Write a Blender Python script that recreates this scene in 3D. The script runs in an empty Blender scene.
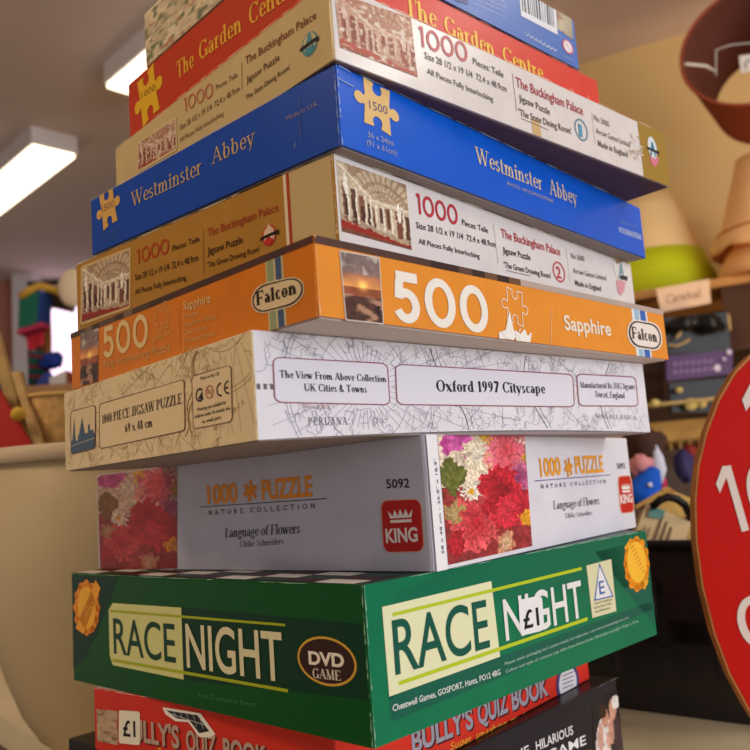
import bpy, math, random
import numpy as np
from mathutils import Vector, Matrix

SC = bpy.context.scene
COL = SC.collection
H = 1.15                      # eye height above the floor; all z below are relative to the eye
CEIL = 1.15
COUNTER = -0.2214

# ------------------------------------------------------------------ camera
F_PX, PITCH, ROLL = 821.3, 0.13463, -0.07254
cp, sp, cr, sr = math.cos(PITCH), math.sin(PITCH), math.cos(ROLL), math.sin(ROLL)
RIGHT = Vector((cr, -sp * sr, cp * sr))
UP = Vector((-sr, -sp * cr, cp * cr))
FWD = Vector((0, cp, sp))
cam = bpy.data.cameras.new('camera')
cam.sensor_width = 36.0
cam.lens = F_PX / 750 * 36
cam.clip_start = 0.02
cam.dof.use_dof = True
cam.dof.focus_distance = 0.43
cam.dof.aperture_fstop = 12.0
co = bpy.data.objects.new('camera', cam)
COL.objects.link(co)
co.matrix_world = Matrix((
    (RIGHT.x, UP.x, -FWD.x, 0), (RIGHT.y, UP.y, -FWD.y, 0), (RIGHT.z, UP.z, -FWD.z, H), (0, 0, 0, 1)))
SC.camera = co

# ------------------------------------------------------------------ world, lights, exposure
w = bpy.data.worlds.new('world')
SC.world = w
w.use_nodes = True
w.node_tree.nodes['Background'].inputs[0].default_value = (1.0, 0.84, 0.74, 1)
w.node_tree.nodes['Background'].inputs[1].default_value = 0.40


def area(name, loc, target, sx, sy, power, col):
    l = bpy.data.lights.new(name, 'AREA')
    l.shape = 'RECTANGLE'
    l.size, l.size_y = sx, sy
    l.energy = power
    l.color = col
    o = bpy.data.objects.new(name, l)
    COL.objects.link(o)
    o.location = (loc[0], loc[1], loc[2] + H)
    d = Vector(target) - Vector(loc)
    o.rotation_euler = d.to_track_quat('-Z', 'Y').to_euler()
    return o


# daylight from the shop front, behind the camera to the right
area('shop_window_light', (2.1, -1.4, 0.30), (0.1, 0.5, 0.05), 1.6, 1.5, 50, (0.88, 0.94, 1.0))
# another ceiling fluorescent to the right of the camera
tl = area('ceiling_tube_light', (1.5, 0.45, 1.08), (1.5, 0.45, 0), 1.2, 0.16, 9, (1.0, 0.93, 0.84))
tl.rotation_euler = (0, 0, -0.78)
# warm ceiling light down the left of the shop
area('warm_lamp_light', (-1.05, -0.05, 1.07), (-0.1, 0.5, 0.2), 0.6, 0.4, 11, (1.0, 0.77, 0.50))
# added warm fill, low in front of the lampshade shelf, grading the wall
area('shelf_fill_light', (1.25, 1.0, -0.2), (1.1, 2.1, 0.3), 0.3, 0.3, 5.5, (1.0, 0.72, 0.38))
SC.view_settings.view_transform = 'Standard'
SC.view_settings.look = 'None'
SC.view_settings.exposure = 0.0
SC.view_settings.gamma = 1.0
SC.view_settings.use_curve_mapping = False


# ------------------------------------------------------------------ helpers
def lin(c):
    return tuple(((v / 255) / 12.92 if v / 255 <= 0.04045 else ((v / 255 + 0.055) / 1.055) ** 2.4) for v in c)


MATS = {}


def mat(rgb, rough=0.4, noise=0.0, scale=40, metal=0.0, emit=0.0, coat=0.0, trans=0.0, bump=0.0, alpha=1.0, spec=0.16):
    key = (tuple(rgb), rough, noise, scale, metal, emit, coat, trans, bump, alpha, spec)
    if key in MATS:
        return MATS[key]
    m = bpy.data.materials.new('paint_%d' % len(MATS))
    m.use_nodes = True
    nt = m.node_tree
    b = nt.nodes['Principled BSDF']
    c = lin(rgb)
    b.inputs['Base Color'].default_value = (*c, 1)
    b.inputs['Roughness'].default_value = rough
    b.inputs['Specular IOR Level'].default_value = spec
    b.inputs['Metallic'].default_value = metal
    b.inputs['Coat Weight'].default_value = coat
    b.inputs['Coat Roughness'].default_value = 0.15
    b.inputs['Alpha'].default_value = alpha
    if trans:
        b.inputs['Transmission Weight'].default_value = trans
    if emit:
        b.inputs['Emission Color'].default_value = (*c, 1)
        b.inputs['Emission Strength'].default_value = emit
    if noise or bump:
        tc = nt.nodes.new('ShaderNodeTexCoord')
        n = nt.nodes.new('ShaderNodeTexNoise')
        n.inputs['Scale'].default_value = scale
        n.inputs['Detail'].default_value = 5
        nt.links.new(tc.outputs['Object'], n.inputs['Vector'])
        if noise:
            r = nt.nodes.new('ShaderNodeValToRGB')
            r.color_ramp.elements[0].position = 0.3
            r.color_ramp.elements[1].position = 0.7
            r.color_ramp.elements[0].color = (*[v * (1 - noise) for v in c], 1)
            r.color_ramp.elements[1].color = (*[min(1, v * (1 + noise)) for v in c], 1)
            nt.links.new(n.outputs['Fac'], r.inputs['Fac'])
            nt.links.new(r.outputs['Color'], b.inputs['Base Color'])
        if bump:
            bp = nt.nodes.new('ShaderNodeBump')
            bp.inputs['Strength'].default_value = bump
            bp.inputs['Distance'].default_value = 0.002
            nt.links.new(n.outputs['Fac'], bp.inputs['Height'])
            nt.links.new(bp.outputs['Normal'], b.inputs['Normal'])
    MATS[key] = m
    return m


def picture_mat():
    if 'pic' in MATS:
        return MATS['pic']
    m = bpy.data.materials.new('printed_picture')
    m.use_nodes = True
    nt = m.node_tree
    b = nt.nodes['Principled BSDF']
    a = nt.nodes.new('ShaderNodeVertexColor')
    a.layer_name = 'Col'
    nt.links.new(a.outputs['Color'], b.inputs['Base Color'])
    b.inputs['Roughness'].default_value = 0.35
    b.inputs['Specular IOR Level'].default_value = 0.3
    MATS['pic'] = m
    return m


WM = {}


class MB:
    """mesh builder in eye-relative world coordinates"""

    def __init__(s):
        s.v, s.f, s.m, s.c = [], [], [], {}
        s.mats = []
        s.cur = 0
        s.smooth = []
        s.sm = False

    def use(s, m, smooth=None):
        if m not in s.mats:
            s.mats.append(m)
        s.cur = s.mats.index(m)
        if smooth is not None:
            s.sm = smooth
        return s

    def face(s, idx, cols=None):
        s.f.append(tuple(idx))
        s.m.append(s.cur)
        s.smooth.append(s.sm)
        if cols is not None:
            s.c[len(s.f) - 1] = cols

    def poly(s, pts, cols=None):
        b = len(s.v)
        s.v += [tuple(p) for p in pts]
        s.face(range(b, b + len(pts)), cols)

    def box(s, c, sz, rz=0, M=None):
        M = M or (Matrix.Translation(c) @ Matrix.Rotation(rz, 4, 'Z'))
        b = len(s.v)
        for z in (-.5, .5):
            for x, y in ((-.5, -.5), (.5, -.5), (.5, .5), (-.5, .5)):
                s.v.append(tuple(M @ Vector((x * sz[0], y * sz[1], z * sz[2]))))
        for q in ((3, 2, 1, 0), (4, 5, 6, 7), (0, 1, 5, 4), (1, 2, 6, 5), (2, 3, 7, 6), (3, 0, 4, 7)):
            s.face([b + i for i in q])

    def slab(s, front, depth_vec):
        """extrude a planar outline by a vector"""
        n = len(front)
        b = len(s.v)
        dv = Vector(depth_vec)
        s.v += [tuple(Vector(p)) for p in front] + [tuple(Vector(p) + dv) for p in front]
        s.face(range(b, b + n))
        s.face(range(b + 2 * n - 1, b + n - 1, -1))
        for i in range(n):
            j = (i + 1) % n
            s.face((b + i, b + n + i, b + n + j, b + j))

    def tube(s, pts, r, n=8, closed=False):
        pts = [Vector(p) for p in pts]
        rs = r if isinstance(r, (list, tuple)) else [r] * len(pts)
        b = len(s.v)
        k = len(pts)
        up = None
        for i, p in enumerate(pts):
            a = pts[max(i - 1, 0)] if not closed else pts[i - 1]
            c = pts[min(i + 1, k - 1)] if not closed else pts[(i + 1) % k]
            t = (c - a).normalized()
            if up is None:
                up = t.orthogonal().normalized()
            up = (up - t * up.dot(t)).normalized()
            v = t.cross(up)
            for j in range(n):
                g = 2 * math.pi * j / n
                s.v.append(tuple(p + (up * math.cos(g) + v * math.sin(g)) * rs[i]))
        for i in range(k if closed else k - 1):
            i2 = (i + 1) % k
            for j in range(n):
                j2 = (j + 1) % n
                s.face((b + i * n + j, b + i * n + j2, b + i2 * n + j2, b + i2 * n + j))
        if not closed:
            s.face([b + j for j in range(n)][::-1])
            s.face([b + (k - 1) * n + j for j in range(n)])

    def lathe(s, prof, M=None, n=40, fn=None, close=False):
        """prof [(r,z)...] round local Z, placed with M"""
        M = M or Matrix()
        b = len(s.v)
        k = len(prof)
        for i, (r, z) in enumerate(prof):
            for j in range(n):
                a = 2 * math.pi * j / n
                rr, zz = (r, z) if fn is None else fn(r, z, a, i)
                s.v.append(tuple(M @ Vector((rr * math.cos(a), rr * math.sin(a), zz))))
        for i in range(k if close else k - 1):
            i2 = (i + 1) % k
            for j in range(n):
                j2 = (j + 1) % n
                s.face((b + i * n + j, b + i * n + j2, b + i2 * n + j2, b + i2 * n + j))

    def blob(s, c, rad, n=14, M=None, bump=0.0, seed=1):
        rnd = random.Random(seed)
        ph = [rnd.uniform(0, 6.28) for _ in range(4)]
        M = M or Matrix.Translation(c)
        b = len(s.v)
        rows = n // 2
        for i in range(rows + 1):
            th = math.pi * i / rows
            for j in range(n):
                a = 2 * math.pi * j / n
                k = 1 + bump * (math.sin(3 * a + ph[0]) * math.sin(2 * th + ph[1]) + .5 * math.sin(5 * a + ph[2]) * math.sin(4 * th))
                s.v.append(tuple(M @ Vector((rad[0] * k * math.sin(th) * math.cos(a), rad[1] * k * math.sin(th) * math.sin(a), rad[2] * k * math.cos(th)))))
        for i in range(rows):
            for j in range(n):
                j2 = (j + 1) % n
                s.face((b + i * n + j, b + (i + 1) * n + j, b + (i + 1) * n + j2, b + i * n + j2))

    def build(s, name, parent=None, origin=None):
        me = bpy.data.meshes.new(name)
        if parent is not None:
            W = WM[parent]
        else:
            if origin is None:
                a = np.array(s.v)
                origin = ((a[:, 0].min() + a[:, 0].max()) / 2, (a[:, 1].min() + a[:, 1].max()) / 2, a[:, 2].min())
            W = Matrix.Translation(origin)
        inv = W.inverted()
        me.from_pydata([tuple(inv @ Vector(p)) for p in s.v], [], s.f)
        for m in s.mats:
            me.materials.append(m)
        me.polygons.foreach_set('material_index', s.m)
        me.polygons.foreach_set('use_smooth', s.smooth)
        if s.c:
            ca = me.color_attributes.new('Col', 'FLOAT_COLOR', 'CORNER')
            arr = np.ones((len(me.loops), 4), dtype=np.float32)
            for p in me.polygons:
                if p.index in s.c:
                    for li, cc in zip(p.loop_indices, s.c[p.index]):
                        arr[li, :3] = cc
            ca.data.foreach_set('color', arr.ravel())
        me.update()
        o = bpy.data.objects.new(name, me)
        COL.objects.link(o)
        if parent is not None:
            o.parent = parent
            WM[o] = W.copy()
        else:
            o.location = (origin[0], origin[1], origin[2] + H)
            WM[o] = W
        return o


def tag(o, label=None, cat=None, group=None, kind=None):
    if label: o['label'] = label
    if cat: o['category'] = cat
    if group: o['group'] = group
    if kind: o['kind'] = kind
    return o


def thing(name, loc, label, cat, rz=0, group=None):
    o = bpy.data.objects.new(name, None)
    o.empty_display_size = 0.05
    COL.objects.link(o)
    o.location = (loc[0], loc[1], loc[2] + H)
    o.rotation_euler = (0, 0, rz)
    WM[o] = Matrix.Translation(loc) @ Matrix.Rotation(rz, 4, 'Z')
    return tag(o, label, cat, group)


def ray(px, py):
    return FWD + RIGHT * ((px - 375) / F_PX) + UP * ((375 - py) / F_PX)


def at(px, py, Y):
    """the point at distance Y ahead of the eye seen at this pixel"""
    d = ray(px, py)
    return d * (Y / d.y)


def atz(px, py, z):
    d = ray(px, py)
    return d * (z / d.z)


# ------------------------------------------------------------------ lettering
def arc(cx, cy, rx, ry, a0, a1, T, t, n=None):
    n = n or max(4, int(abs(a1 - a0) / 15))
    out = []
    for i in range(n):
        q = []
        for a in (a0 + (a1 - a0) * i / n, a0 + (a1 - a0) * (i + 1) / n):
            g = math.radians(a)
            wd = t + (T - t) * abs(math.cos(g)) ** 1.3
            q.append(((cx + rx * math.cos(g), cy + ry * math.sin(g)), (cx + (rx - wd) * math.cos(g), cy + (ry - wd) * math.sin(g))))
        out.append([q[0][0], q[1][0], q[1][1], q[0][1]])
    return out


def seg(x0, y0, x1, y1, wd):
    dx, dy = x1 - x0, y1 - y0
    l = math.hypot(dx, dy) or 1
    nx, ny = -dy / l * wd / 2, dx / l * wd / 2
    return [[(x0 + nx, y0 + ny), (x1 + nx, y1 + ny), (x1 - nx, y1 - ny), (x0 - nx, y0 - ny)]]


X = 0.66
GL = {
 'A': (.9, 'l.12 0 .45 1 t|l.45 1 .78 0 T|l.25 .35 .65 .35 t|s.12 0|s.78 0'),
 'B': (.8, 'v.2 0 1 b|a.32 .75 .3 .25 -90 90|a.32 .26 .36 .27 -90 90|l.2 .98 .34 .98 t|l.2 .52 .34 .52 t|l.2 .02 .34 .02 t'),
 'C': (.86, 'a.5 .5 .42 .52 42 318|l.8 .75 .82 1 t'),
 'D': (.92, 'v.2 0 1 b|a.38 .5 .44 .5 -90 90|l.2 .98 .4 .98 t|l.2 .02 .4 .02 t'),
 'E': (.8, 'v.2 0 1 b|l.2 .98 .7 .98 t|l.2 .5 .56 .5 t|l.2 .02 .72 .02 t|l.7 1 .7 .78 t|l.72 0 .74 .24 t'),
 'F': (.74, 'v.2 0 1 b|l.2 .98 .68 .98 t|l.2 .5 .54 .5 t|l.68 1 .68 .76 t|l.54 .6 .54 .4 t'),
 'G': (.92, 'a.5 .5 .42 .52 42 320|v.78 .04 .42 t|l.8 .75 .82 1 t'),
 'H': (.98, 'v.2 0 1 b|v.78 0 1 b|l.2 .5 .78 .5 t'),
 'I': (.44, 'v.22 0 1 b'),
 'J': (.56, 'v.34 .2 1 t|a.22 .2 .2 .22 180 360'),
 'K': (.92, 'v.2 0 1 b|l.26 .42 .74 1 t|l.4 .58 .78 0 T|s.74 1|s.8 0'),
 'L': (.74, 'v.2 0 1 b|l.2 .02 .68 .02 t|l.68 0 .7 .26 t'),
 'M': (1.1, 'l.18 0 .18 1 t|v.9 0 1 b|l.2 1 .54 .02 T|l.54 .02 .88 1 t|s.18 0|s.16 1'),
 'N': (.95, 'l.18 0 .18 1 t|l.76 0 .76 1 t|l.2 1 .74 0 T|s.16 1|s.18 0|s.76 1'),
 'O': (.96, 'a.48 .5 .42 .52 0 360'),
 'P': (.76, 'v.2 0 1 b|a.34 .74 .34 .27 -90 90|l.2 .98 .36 .98 t|l.2 .5 .36 .5 t'),
 'R': (.86, 'v.2 0 1 b|a.34 .75 .32 .26 -90 90|l.2 .98 .36 .98 t|l.2 .52 .36 .52 t|l.4 .52 .72 0 T|s.76 0'),
 'S': (.66, 'a.33 .75 .25 .27 30 270|a.33 .27 .28 .28 -160 90'),
 'T': (.84, 'v.42 0 1 b|l.08 .98 .76 .98 t|l.08 1 .08 .76 t|l.76 1 .76 .76 t'),
 'U': (.92, 'v.2 .3 1 t|a.47 .32 .34 .34 180 360|l.78 .3 .78 1 t|s.78 1'),
 'V': (.88, 'l.1 1 .44 0 T|l.44 0 .78 1 t|s.1 1|s.78 1'),
 'W': (1.2, 'l.1 1 .36 0 T|l.36 0 .6 1 t|l.56 1 .82 0 T|l.82 0 1.08 1 t|s.1 1|s.58 1|s1.08 1'),
 'Z': (.78, 'l.1 .98 .68 .98 t|l.66 1 .12 0 T|l.1 .02 .7 .02 t|l.1 1 .1 .78 t|l.7 0 .7 .24 t'),
 '0': (.62, 'a.31 .5 .25 .52 0 360'),
 '1': (.5, 'v.28 0 1 x|l.1 .86 .28 .98 t|s.28 0'),
 '2': (.62, 'a.3 .72 .24 .28 -20 170|l.5 .6 .1 .04 T|l.08 .05 .56 .05 T'),
 '4': (.62, 'v.42 0 1 x|l.42 1 .06 .32 t|l.06 .3 .58 .3 t'),
 '5': (.76, 'a.34 .33 .34 .35 -155 128|l.16 .46 .2 .82 T|l.12 .91 .66 .91 T'),
 '6': (.62, 'a.32 .3 .25 .32 0 360|a.5 .38 .44 .62 100 190'),
 '7': (.58, 'l.08 .95 .54 .95 T|l.52 .95 .22 0 T'),
 '8': (.62, 'a.31 .75 .22 .26 0 360|a.31 .26 .26 .28 0 360'),
 '9': (.62, 'a.3 .7 .25 .32 0 360|a.12 .62 .43 .62 -80 10'),
 '&': (.86, 'a.36 .76 .19 .26 0 360|a.34 .26 .28 .28 60 340|l.22 .66 .74 .02 T'),
 'a': (.6, 'a.27 .48 .2 .2 30 165|v.42 0 .5 x|a.26 .19 .21 .21 0 360|l.42 .04 .54 .04 t'),
 'b': (.66, 'v.16 0 1 q|a.32 .33 .28 .35 0 360'),
 'c': (.54, 'a.31 .33 .26 .35 45 315'),
 'd': (.66, 'v.48 0 1 q|a.3 .33 .27 .35 0 360|s.54 0'),
 'e': (.56, 'a.31 .33 .26 .35 0 320|l.1 .36 .52 .36 t'),
 'f': (.42, 'v.2 0 .8 o|a.36 .8 .2 .2 60 180|l.06 .64 .38 .64 t'),
 'g': (.6, 'a.28 .42 .23 .25 0 360|a.3 -.14 .27 .18 0 360|l.14 .2 .12 .04 t|l.46 .6 .58 .64 t'),
 'h': (.7, 'v.16 0 1 B|a.36 .42 .2 .25 0 180|v.5 0 .45 o'),
 'i': (.34, 'v.17 0 .66 B|a.17 .86 .09 .09 0 360'),
 'j': (.34, 'v.2 -.1 .66 q|a.17 .86 .09 .09 0 360'),
 'k': (.68, 'v.16 0 1 B|l.2 .26 .54 .66 t|l.3 .38 .6 0 T|s.6 0'),
 'l': (.34, 'v.17 0 1 B'),
 'm': (1.02, 'v.16 0 .66 B|a.34 .42 .18 .25 0 180|v.48 0 .45 o|a.66 .42 .18 .25 0 180|v.8 0 .45 o'),
 'n': (.7, 'v.16 0 .66 B|a.36 .42 .2 .25 0 180|v.5 0 .45 o'),
 'o': (.62, 'a.31 .33 .27 .35 0 360'),
 'p': (.66, 'v.16 -.28 .66 B|a.34 .33 .27 .35 0 360'),
 'r': (.48, 'v.16 0 .66 B|a.36 .44 .2 .22 60 170'),
 's': (.46, 'a.23 .49 .17 .18 30 270|a.23 .17 .19 .19 -160 90'),
 't': (.42, 'v.18 .06 .88 x|l.04 .64 .36 .64 t|a.3 .14 .18 .16 180 300'),
 'u': (.7, 'v.16 .2 .66 q|a.34 .22 .24 .24 180 360|v.5 0 .66 q|s.56 0'),
 'v': (.6, 'l.08 .66 .3 0 T|l.3 0 .52 .66 t|s.08 .66|s.52 .66'),
 'w': (.86, 'l.08 .66 .26 0 T|l.26 0 .42 .66 t|l.4 .66 .58 0 T|l.58 0 .76 .66 t|s.08 .66|s.76 .66'),
 'x': (.62, 'l.08 .66 .5 0 T|l.5 .66 .08 0 t|s.08 .66|s.5 0'),
 'y': (.6, 'l.08 .66 .3 0 T|l.3 0 .52 .66 t|l.3 0 .16 -.28 t|s.08 .66|s.52 .66'),
 'z': (.54, 'l.06 .64 .46 .64 t|l.46 .66 .08 0 T|l.06 .02 .48 .02 t'),
 ',': (.26, 'l.14 .1 .08 -.14 T'), '.': (.26, 'l.13 0 .13 .12 T'), '-': (.4, 'l.06 .32 .34 .32 t'),
 "'": (.26, 'l.13 1 .1 .78 T'), ' ': (.34, ''), 
}


def stroke_text(txt, T=.17, t=.05, serif=True, slant=0.0, track=0.0):
    out, x = [], 0.0
    hs, ht = .13 + T * .25, .045
    for ch in txt:
        adv, spec = GL.get(ch, GL.get(ch.lower(), GL[' ']))
        polys = []
        for s in spec.split('|'):
            if not s: continue
            k = s[0]
            p = s[1:].split()
            if k == 'l':
                polys += seg(*map(float, p[:4]), T if p[4] == 'T' else t)
            elif k == 'a':
                polys += arc(*map(float, p), T, t)
            elif k == 's':
                if serif: polys += seg(float(p[0]) - hs, float(p[1]) + (ht / 2 if float(p[1]) < .3 else -ht / 2), float(p[0]) + hs, float(p[1]) + (ht / 2 if float(p[1]) < .3 else -ht / 2), ht)
            elif k == 'v':
                a, y0, y1, fl = float(p[0]), float(p[1]), float(p[2]), p[3]
                polys += seg(a, y0, a, y1, T)
                if serif:
                    if fl in 'boB': polys += seg(a - hs, y0 + ht / 2, a + hs, y0 + ht / 2, ht)
                    if fl in 'bt': polys += seg(a - hs, y1 - ht / 2, a + hs, y1 - ht / 2, ht)
                    if fl in 'Bq': polys.append([(a - hs, y1 - .09), (a, y1), (a, y1 - .11), (a - hs, y1 - .13)])
        out += [[(px + x + slant * py, py) for px, py in q] for q in polys]
        x += adv + track
    return out, x


_fc = {}


def sans_text(txt, bold=0.0, res=2):
    key = (txt, bold, res)
    if key in _fc: return _fc[key]
    c = bpy.data.curves.new('t', 'FONT')
    c.body = txt
    c.size = 1.0
    c.resolution_u = res
    c.offset = bold
    o = bpy.data.objects.new('t', c)
    me = o.to_mesh()
    polys = [[(me.vertices[i].co.x, me.vertices[i].co.y) for i in p.vertices] for p in me.polygons]
    o.to_mesh_clear()
    bpy.data.objects.remove(o)
    bpy.data.curves.remove(c)
    xs = [p[0] for q in polys for p in q] or [0, 1]
    x0, x1 = min(xs), max(xs)
    cap = 0.73
    polys = [[((x - x0) / cap, y / cap) for x, y in q] for q in polys]
    _fc[key] = (polys, (x1 - x0) / cap)
    return _fc[key]


def piece_outline():
    P = []
    def circ(cx, cy, r, a0, a1, n=9):
        for i in range(n + 1):
            g = math.radians(a0 + (a1 - a0) * i / n)
            P.append((cx + r * math.cos(g), cy + r * math.sin(g)))
    P.append((-.34, .5)); P.append((-.1, .47)); circ(0, .35, .12, 140, 400); P.append((.1, .47)); P.append((.34, .5))
    P.append((.31, .12)); circ(.44, .0, .13, 140, -140); P.append((.31, -.12)); P.append((.34, -.5))
    P.append((.1, -.47)); circ(0, -.35, .12, -40, 220); P.append((-.1, -.47)); P.append((-.34, -.5))
    P.append((-.31, -.12)); circ(-.44, .0, .13, -40, -320); P.append((-.31, .12))
    return P


# ------------------------------------------------------------------ printed pictures painted as small rasters (row 0 = top)
def hexrgb(r): return np.array(lin(r))


def vnoise(n, m, cell, seed):
    r = np.random.RandomState(seed)
    g = r.rand(n // cell + 2, m // cell + 2)
    yy, xx = np.mgrid[0:n, 0:m] / cell
    y0, x0 = yy.astype(int), xx.astype(int)
    fy, fx = yy - y0, xx - x0
    return (g[y0, x0] * (1 - fy) * (1 - fx) + g[y0 + 1, x0] * fy * (1 - fx) + g[y0, x0 + 1] * (1 - fy) * fx + g[y0 + 1, x0 + 1] * fy * fx)


def pic_sunset(n=44, m=34):
    im = np.zeros((n, m, 3))
    for i in range(n):
        v = i / n
        if v < .3: c = hexrgb((120, 105, 105)) * (1 - v) + hexrgb((170, 120, 90)) * v
        elif v < .5: k = (v - .3) / .2; c = hexrgb((165, 105, 80)) * (1 - k) + hexrgb((240, 165, 90)) * k
        elif v < .62: c = hexrgb((150, 80, 50))
        else: c = hexrgb((80, 50, 42))
        im[i] = c
    nz = vnoise(n, m, 5, 3)
    im *= (.7 + .6 * nz)[..., None]
    yy, xx = np.mgrid[0:n, 0:m]
    s = np.exp(-(((yy - n * .45) / 3) ** 2 + ((xx - m * .5) / 4) ** 2))
    im += s[..., None] * hexrgb((255, 190, 90))
    w1, w2 = vnoise(n, m, 4, 12), vnoise(n * 2, m, 7, 13)[::2]
    k = np.clip((w2 - .5) * 5, 0, 1)[..., None] * (yy > n * .6)[..., None]
    im = im * (1 - k) + hexrgb((176, 132, 106)) * k
    k = np.clip((w1 - .62) * 6, 0, 1)[..., None] * (yy > n * .72)[..., None]
    im = im * (1 - k) + hexrgb((46, 32, 32)) * k
    k = np.clip((vnoise(n, m, 4, 19) - .55) * 4, 0, 1)[..., None] * (yy < n * .3)[..., None]
    im = im * (1 - k) + hexrgb((190, 176, 170)) * k
    return np.clip(im, 0, 1)


def pic_palace(n=60, m=60, carpet=(150, 40, 32), seed=2, warm=0):
    n, m = max(n, 84), max(m, 84)
    im = np.zeros((n, m, 3))
    yy, xx = np.mgrid[0:n, 0:m]
    u, v = xx / m, yy / n
    nx_, ny_ = vnoise(n, m, 5, seed + 1) - .5, vnoise(n, m, 5, seed + 2) - .5
    u, v = u + .018 * nx_, v + .018 * ny_
    dark, brown = hexrgb((92, 58, 46)), hexrgb((128, 84, 66))
    im[:] = hexrgb((196, 178, 152))
    line_l = .02 + .86 * u                      # left wall meets the ceiling
    ceil = (v < np.where(u < .46, line_l, .42)) & (v < .46)
    fx, fy = u - .62, v - .50
    ang, rad = np.arctan2(fy, fx), np.hypot(fx, fy)
    lat = (np.sin(ang * 34) > .35) | (np.sin(10 / (rad + .12)) > .55)
    im[ceil] = hexrgb((196, 176, 148))
    im[ceil & lat] = hexrgb((162, 134, 108))
    corn = np.abs(v - np.where(u < .46, line_l, .42)) < .022
    im[corn & (v < .5)] = hexrgb((226, 212, 188))
    # left wall in perspective: openings and pilasters
    for k, (a, w_) in enumerate(((.04, .075), (.15, .07), (.255, .085), (.37, .05), (.44, .03))):
        top, bot = .24 + .62 * a, .80 + .16 * a
        s = (u > a) & (u < a + w_) & (v > top) & (v < bot)
        im[s] = dark if k % 2 else brown
        s = (u > a + w_ * .3) & (u < a + w_ * .75) & (v > top + .16) & (v < bot - .06)
        im[s] = hexrgb((64, 38, 34))
    for a, w_, top, bot, cc in ((.54, .05, .50, .72, dark), (.63, .07, .48, .78, brown), (.65, .03, .52, .74, dark), (.77, .12, .47, .60, brown), (.79, .09, .62, .90, hexrgb((120, 70, 56))), (.93, .06, .5, .92, dark)):
        im[(u > a) & (u < a + w_) & (v > top) & (v < bot)] = cc
    for a in (.11, .225, .345, .42, .50, .60, .725, .905):
        im[(np.abs(u - a) < .012) & (v > .2 + .5 * min(a, .5)) & (v < .84)] = hexrgb((232, 222, 204))
    fl = v > (.80 + .13 * u)
    im[fl] = hexrgb(carpet)
    im[fl & (v > .93 + .05 * u)] = hexrgb((120, 70, 52))
    ch = (np.abs(v - (.78 + .14 * u)) < .045) & (vnoise(n, m, 3, seed + 7) > .48)
    im[ch] = hexrgb((176, 152, 128))
    for a, t in ((.09, .14), (.84, .34)):
        s = (np.abs(u - a) < .028 * (1.2 - np.abs((v - t) * 5 - .8))) & (v > t) & (v < t + .3)
        im[s] = hexrgb((236, 228, 214))
    nz = vnoise(n, m, 3, seed) * .6 + vnoise(n, m, 2, seed + 9) * .5
    im *= (.66 + .56 * nz)[..., None]
    if warm:
        im = im * (1 - warm) + hexrgb((186, 92, 68)) * warm
        g = np.clip((vnoise(n, m, 4, 77) - .6) * 4, 0, 1)[..., None]
        im = im * (1 - g) + hexrgb((222, 205, 185)) * g
    return np.clip(im, 0, 1)


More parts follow.
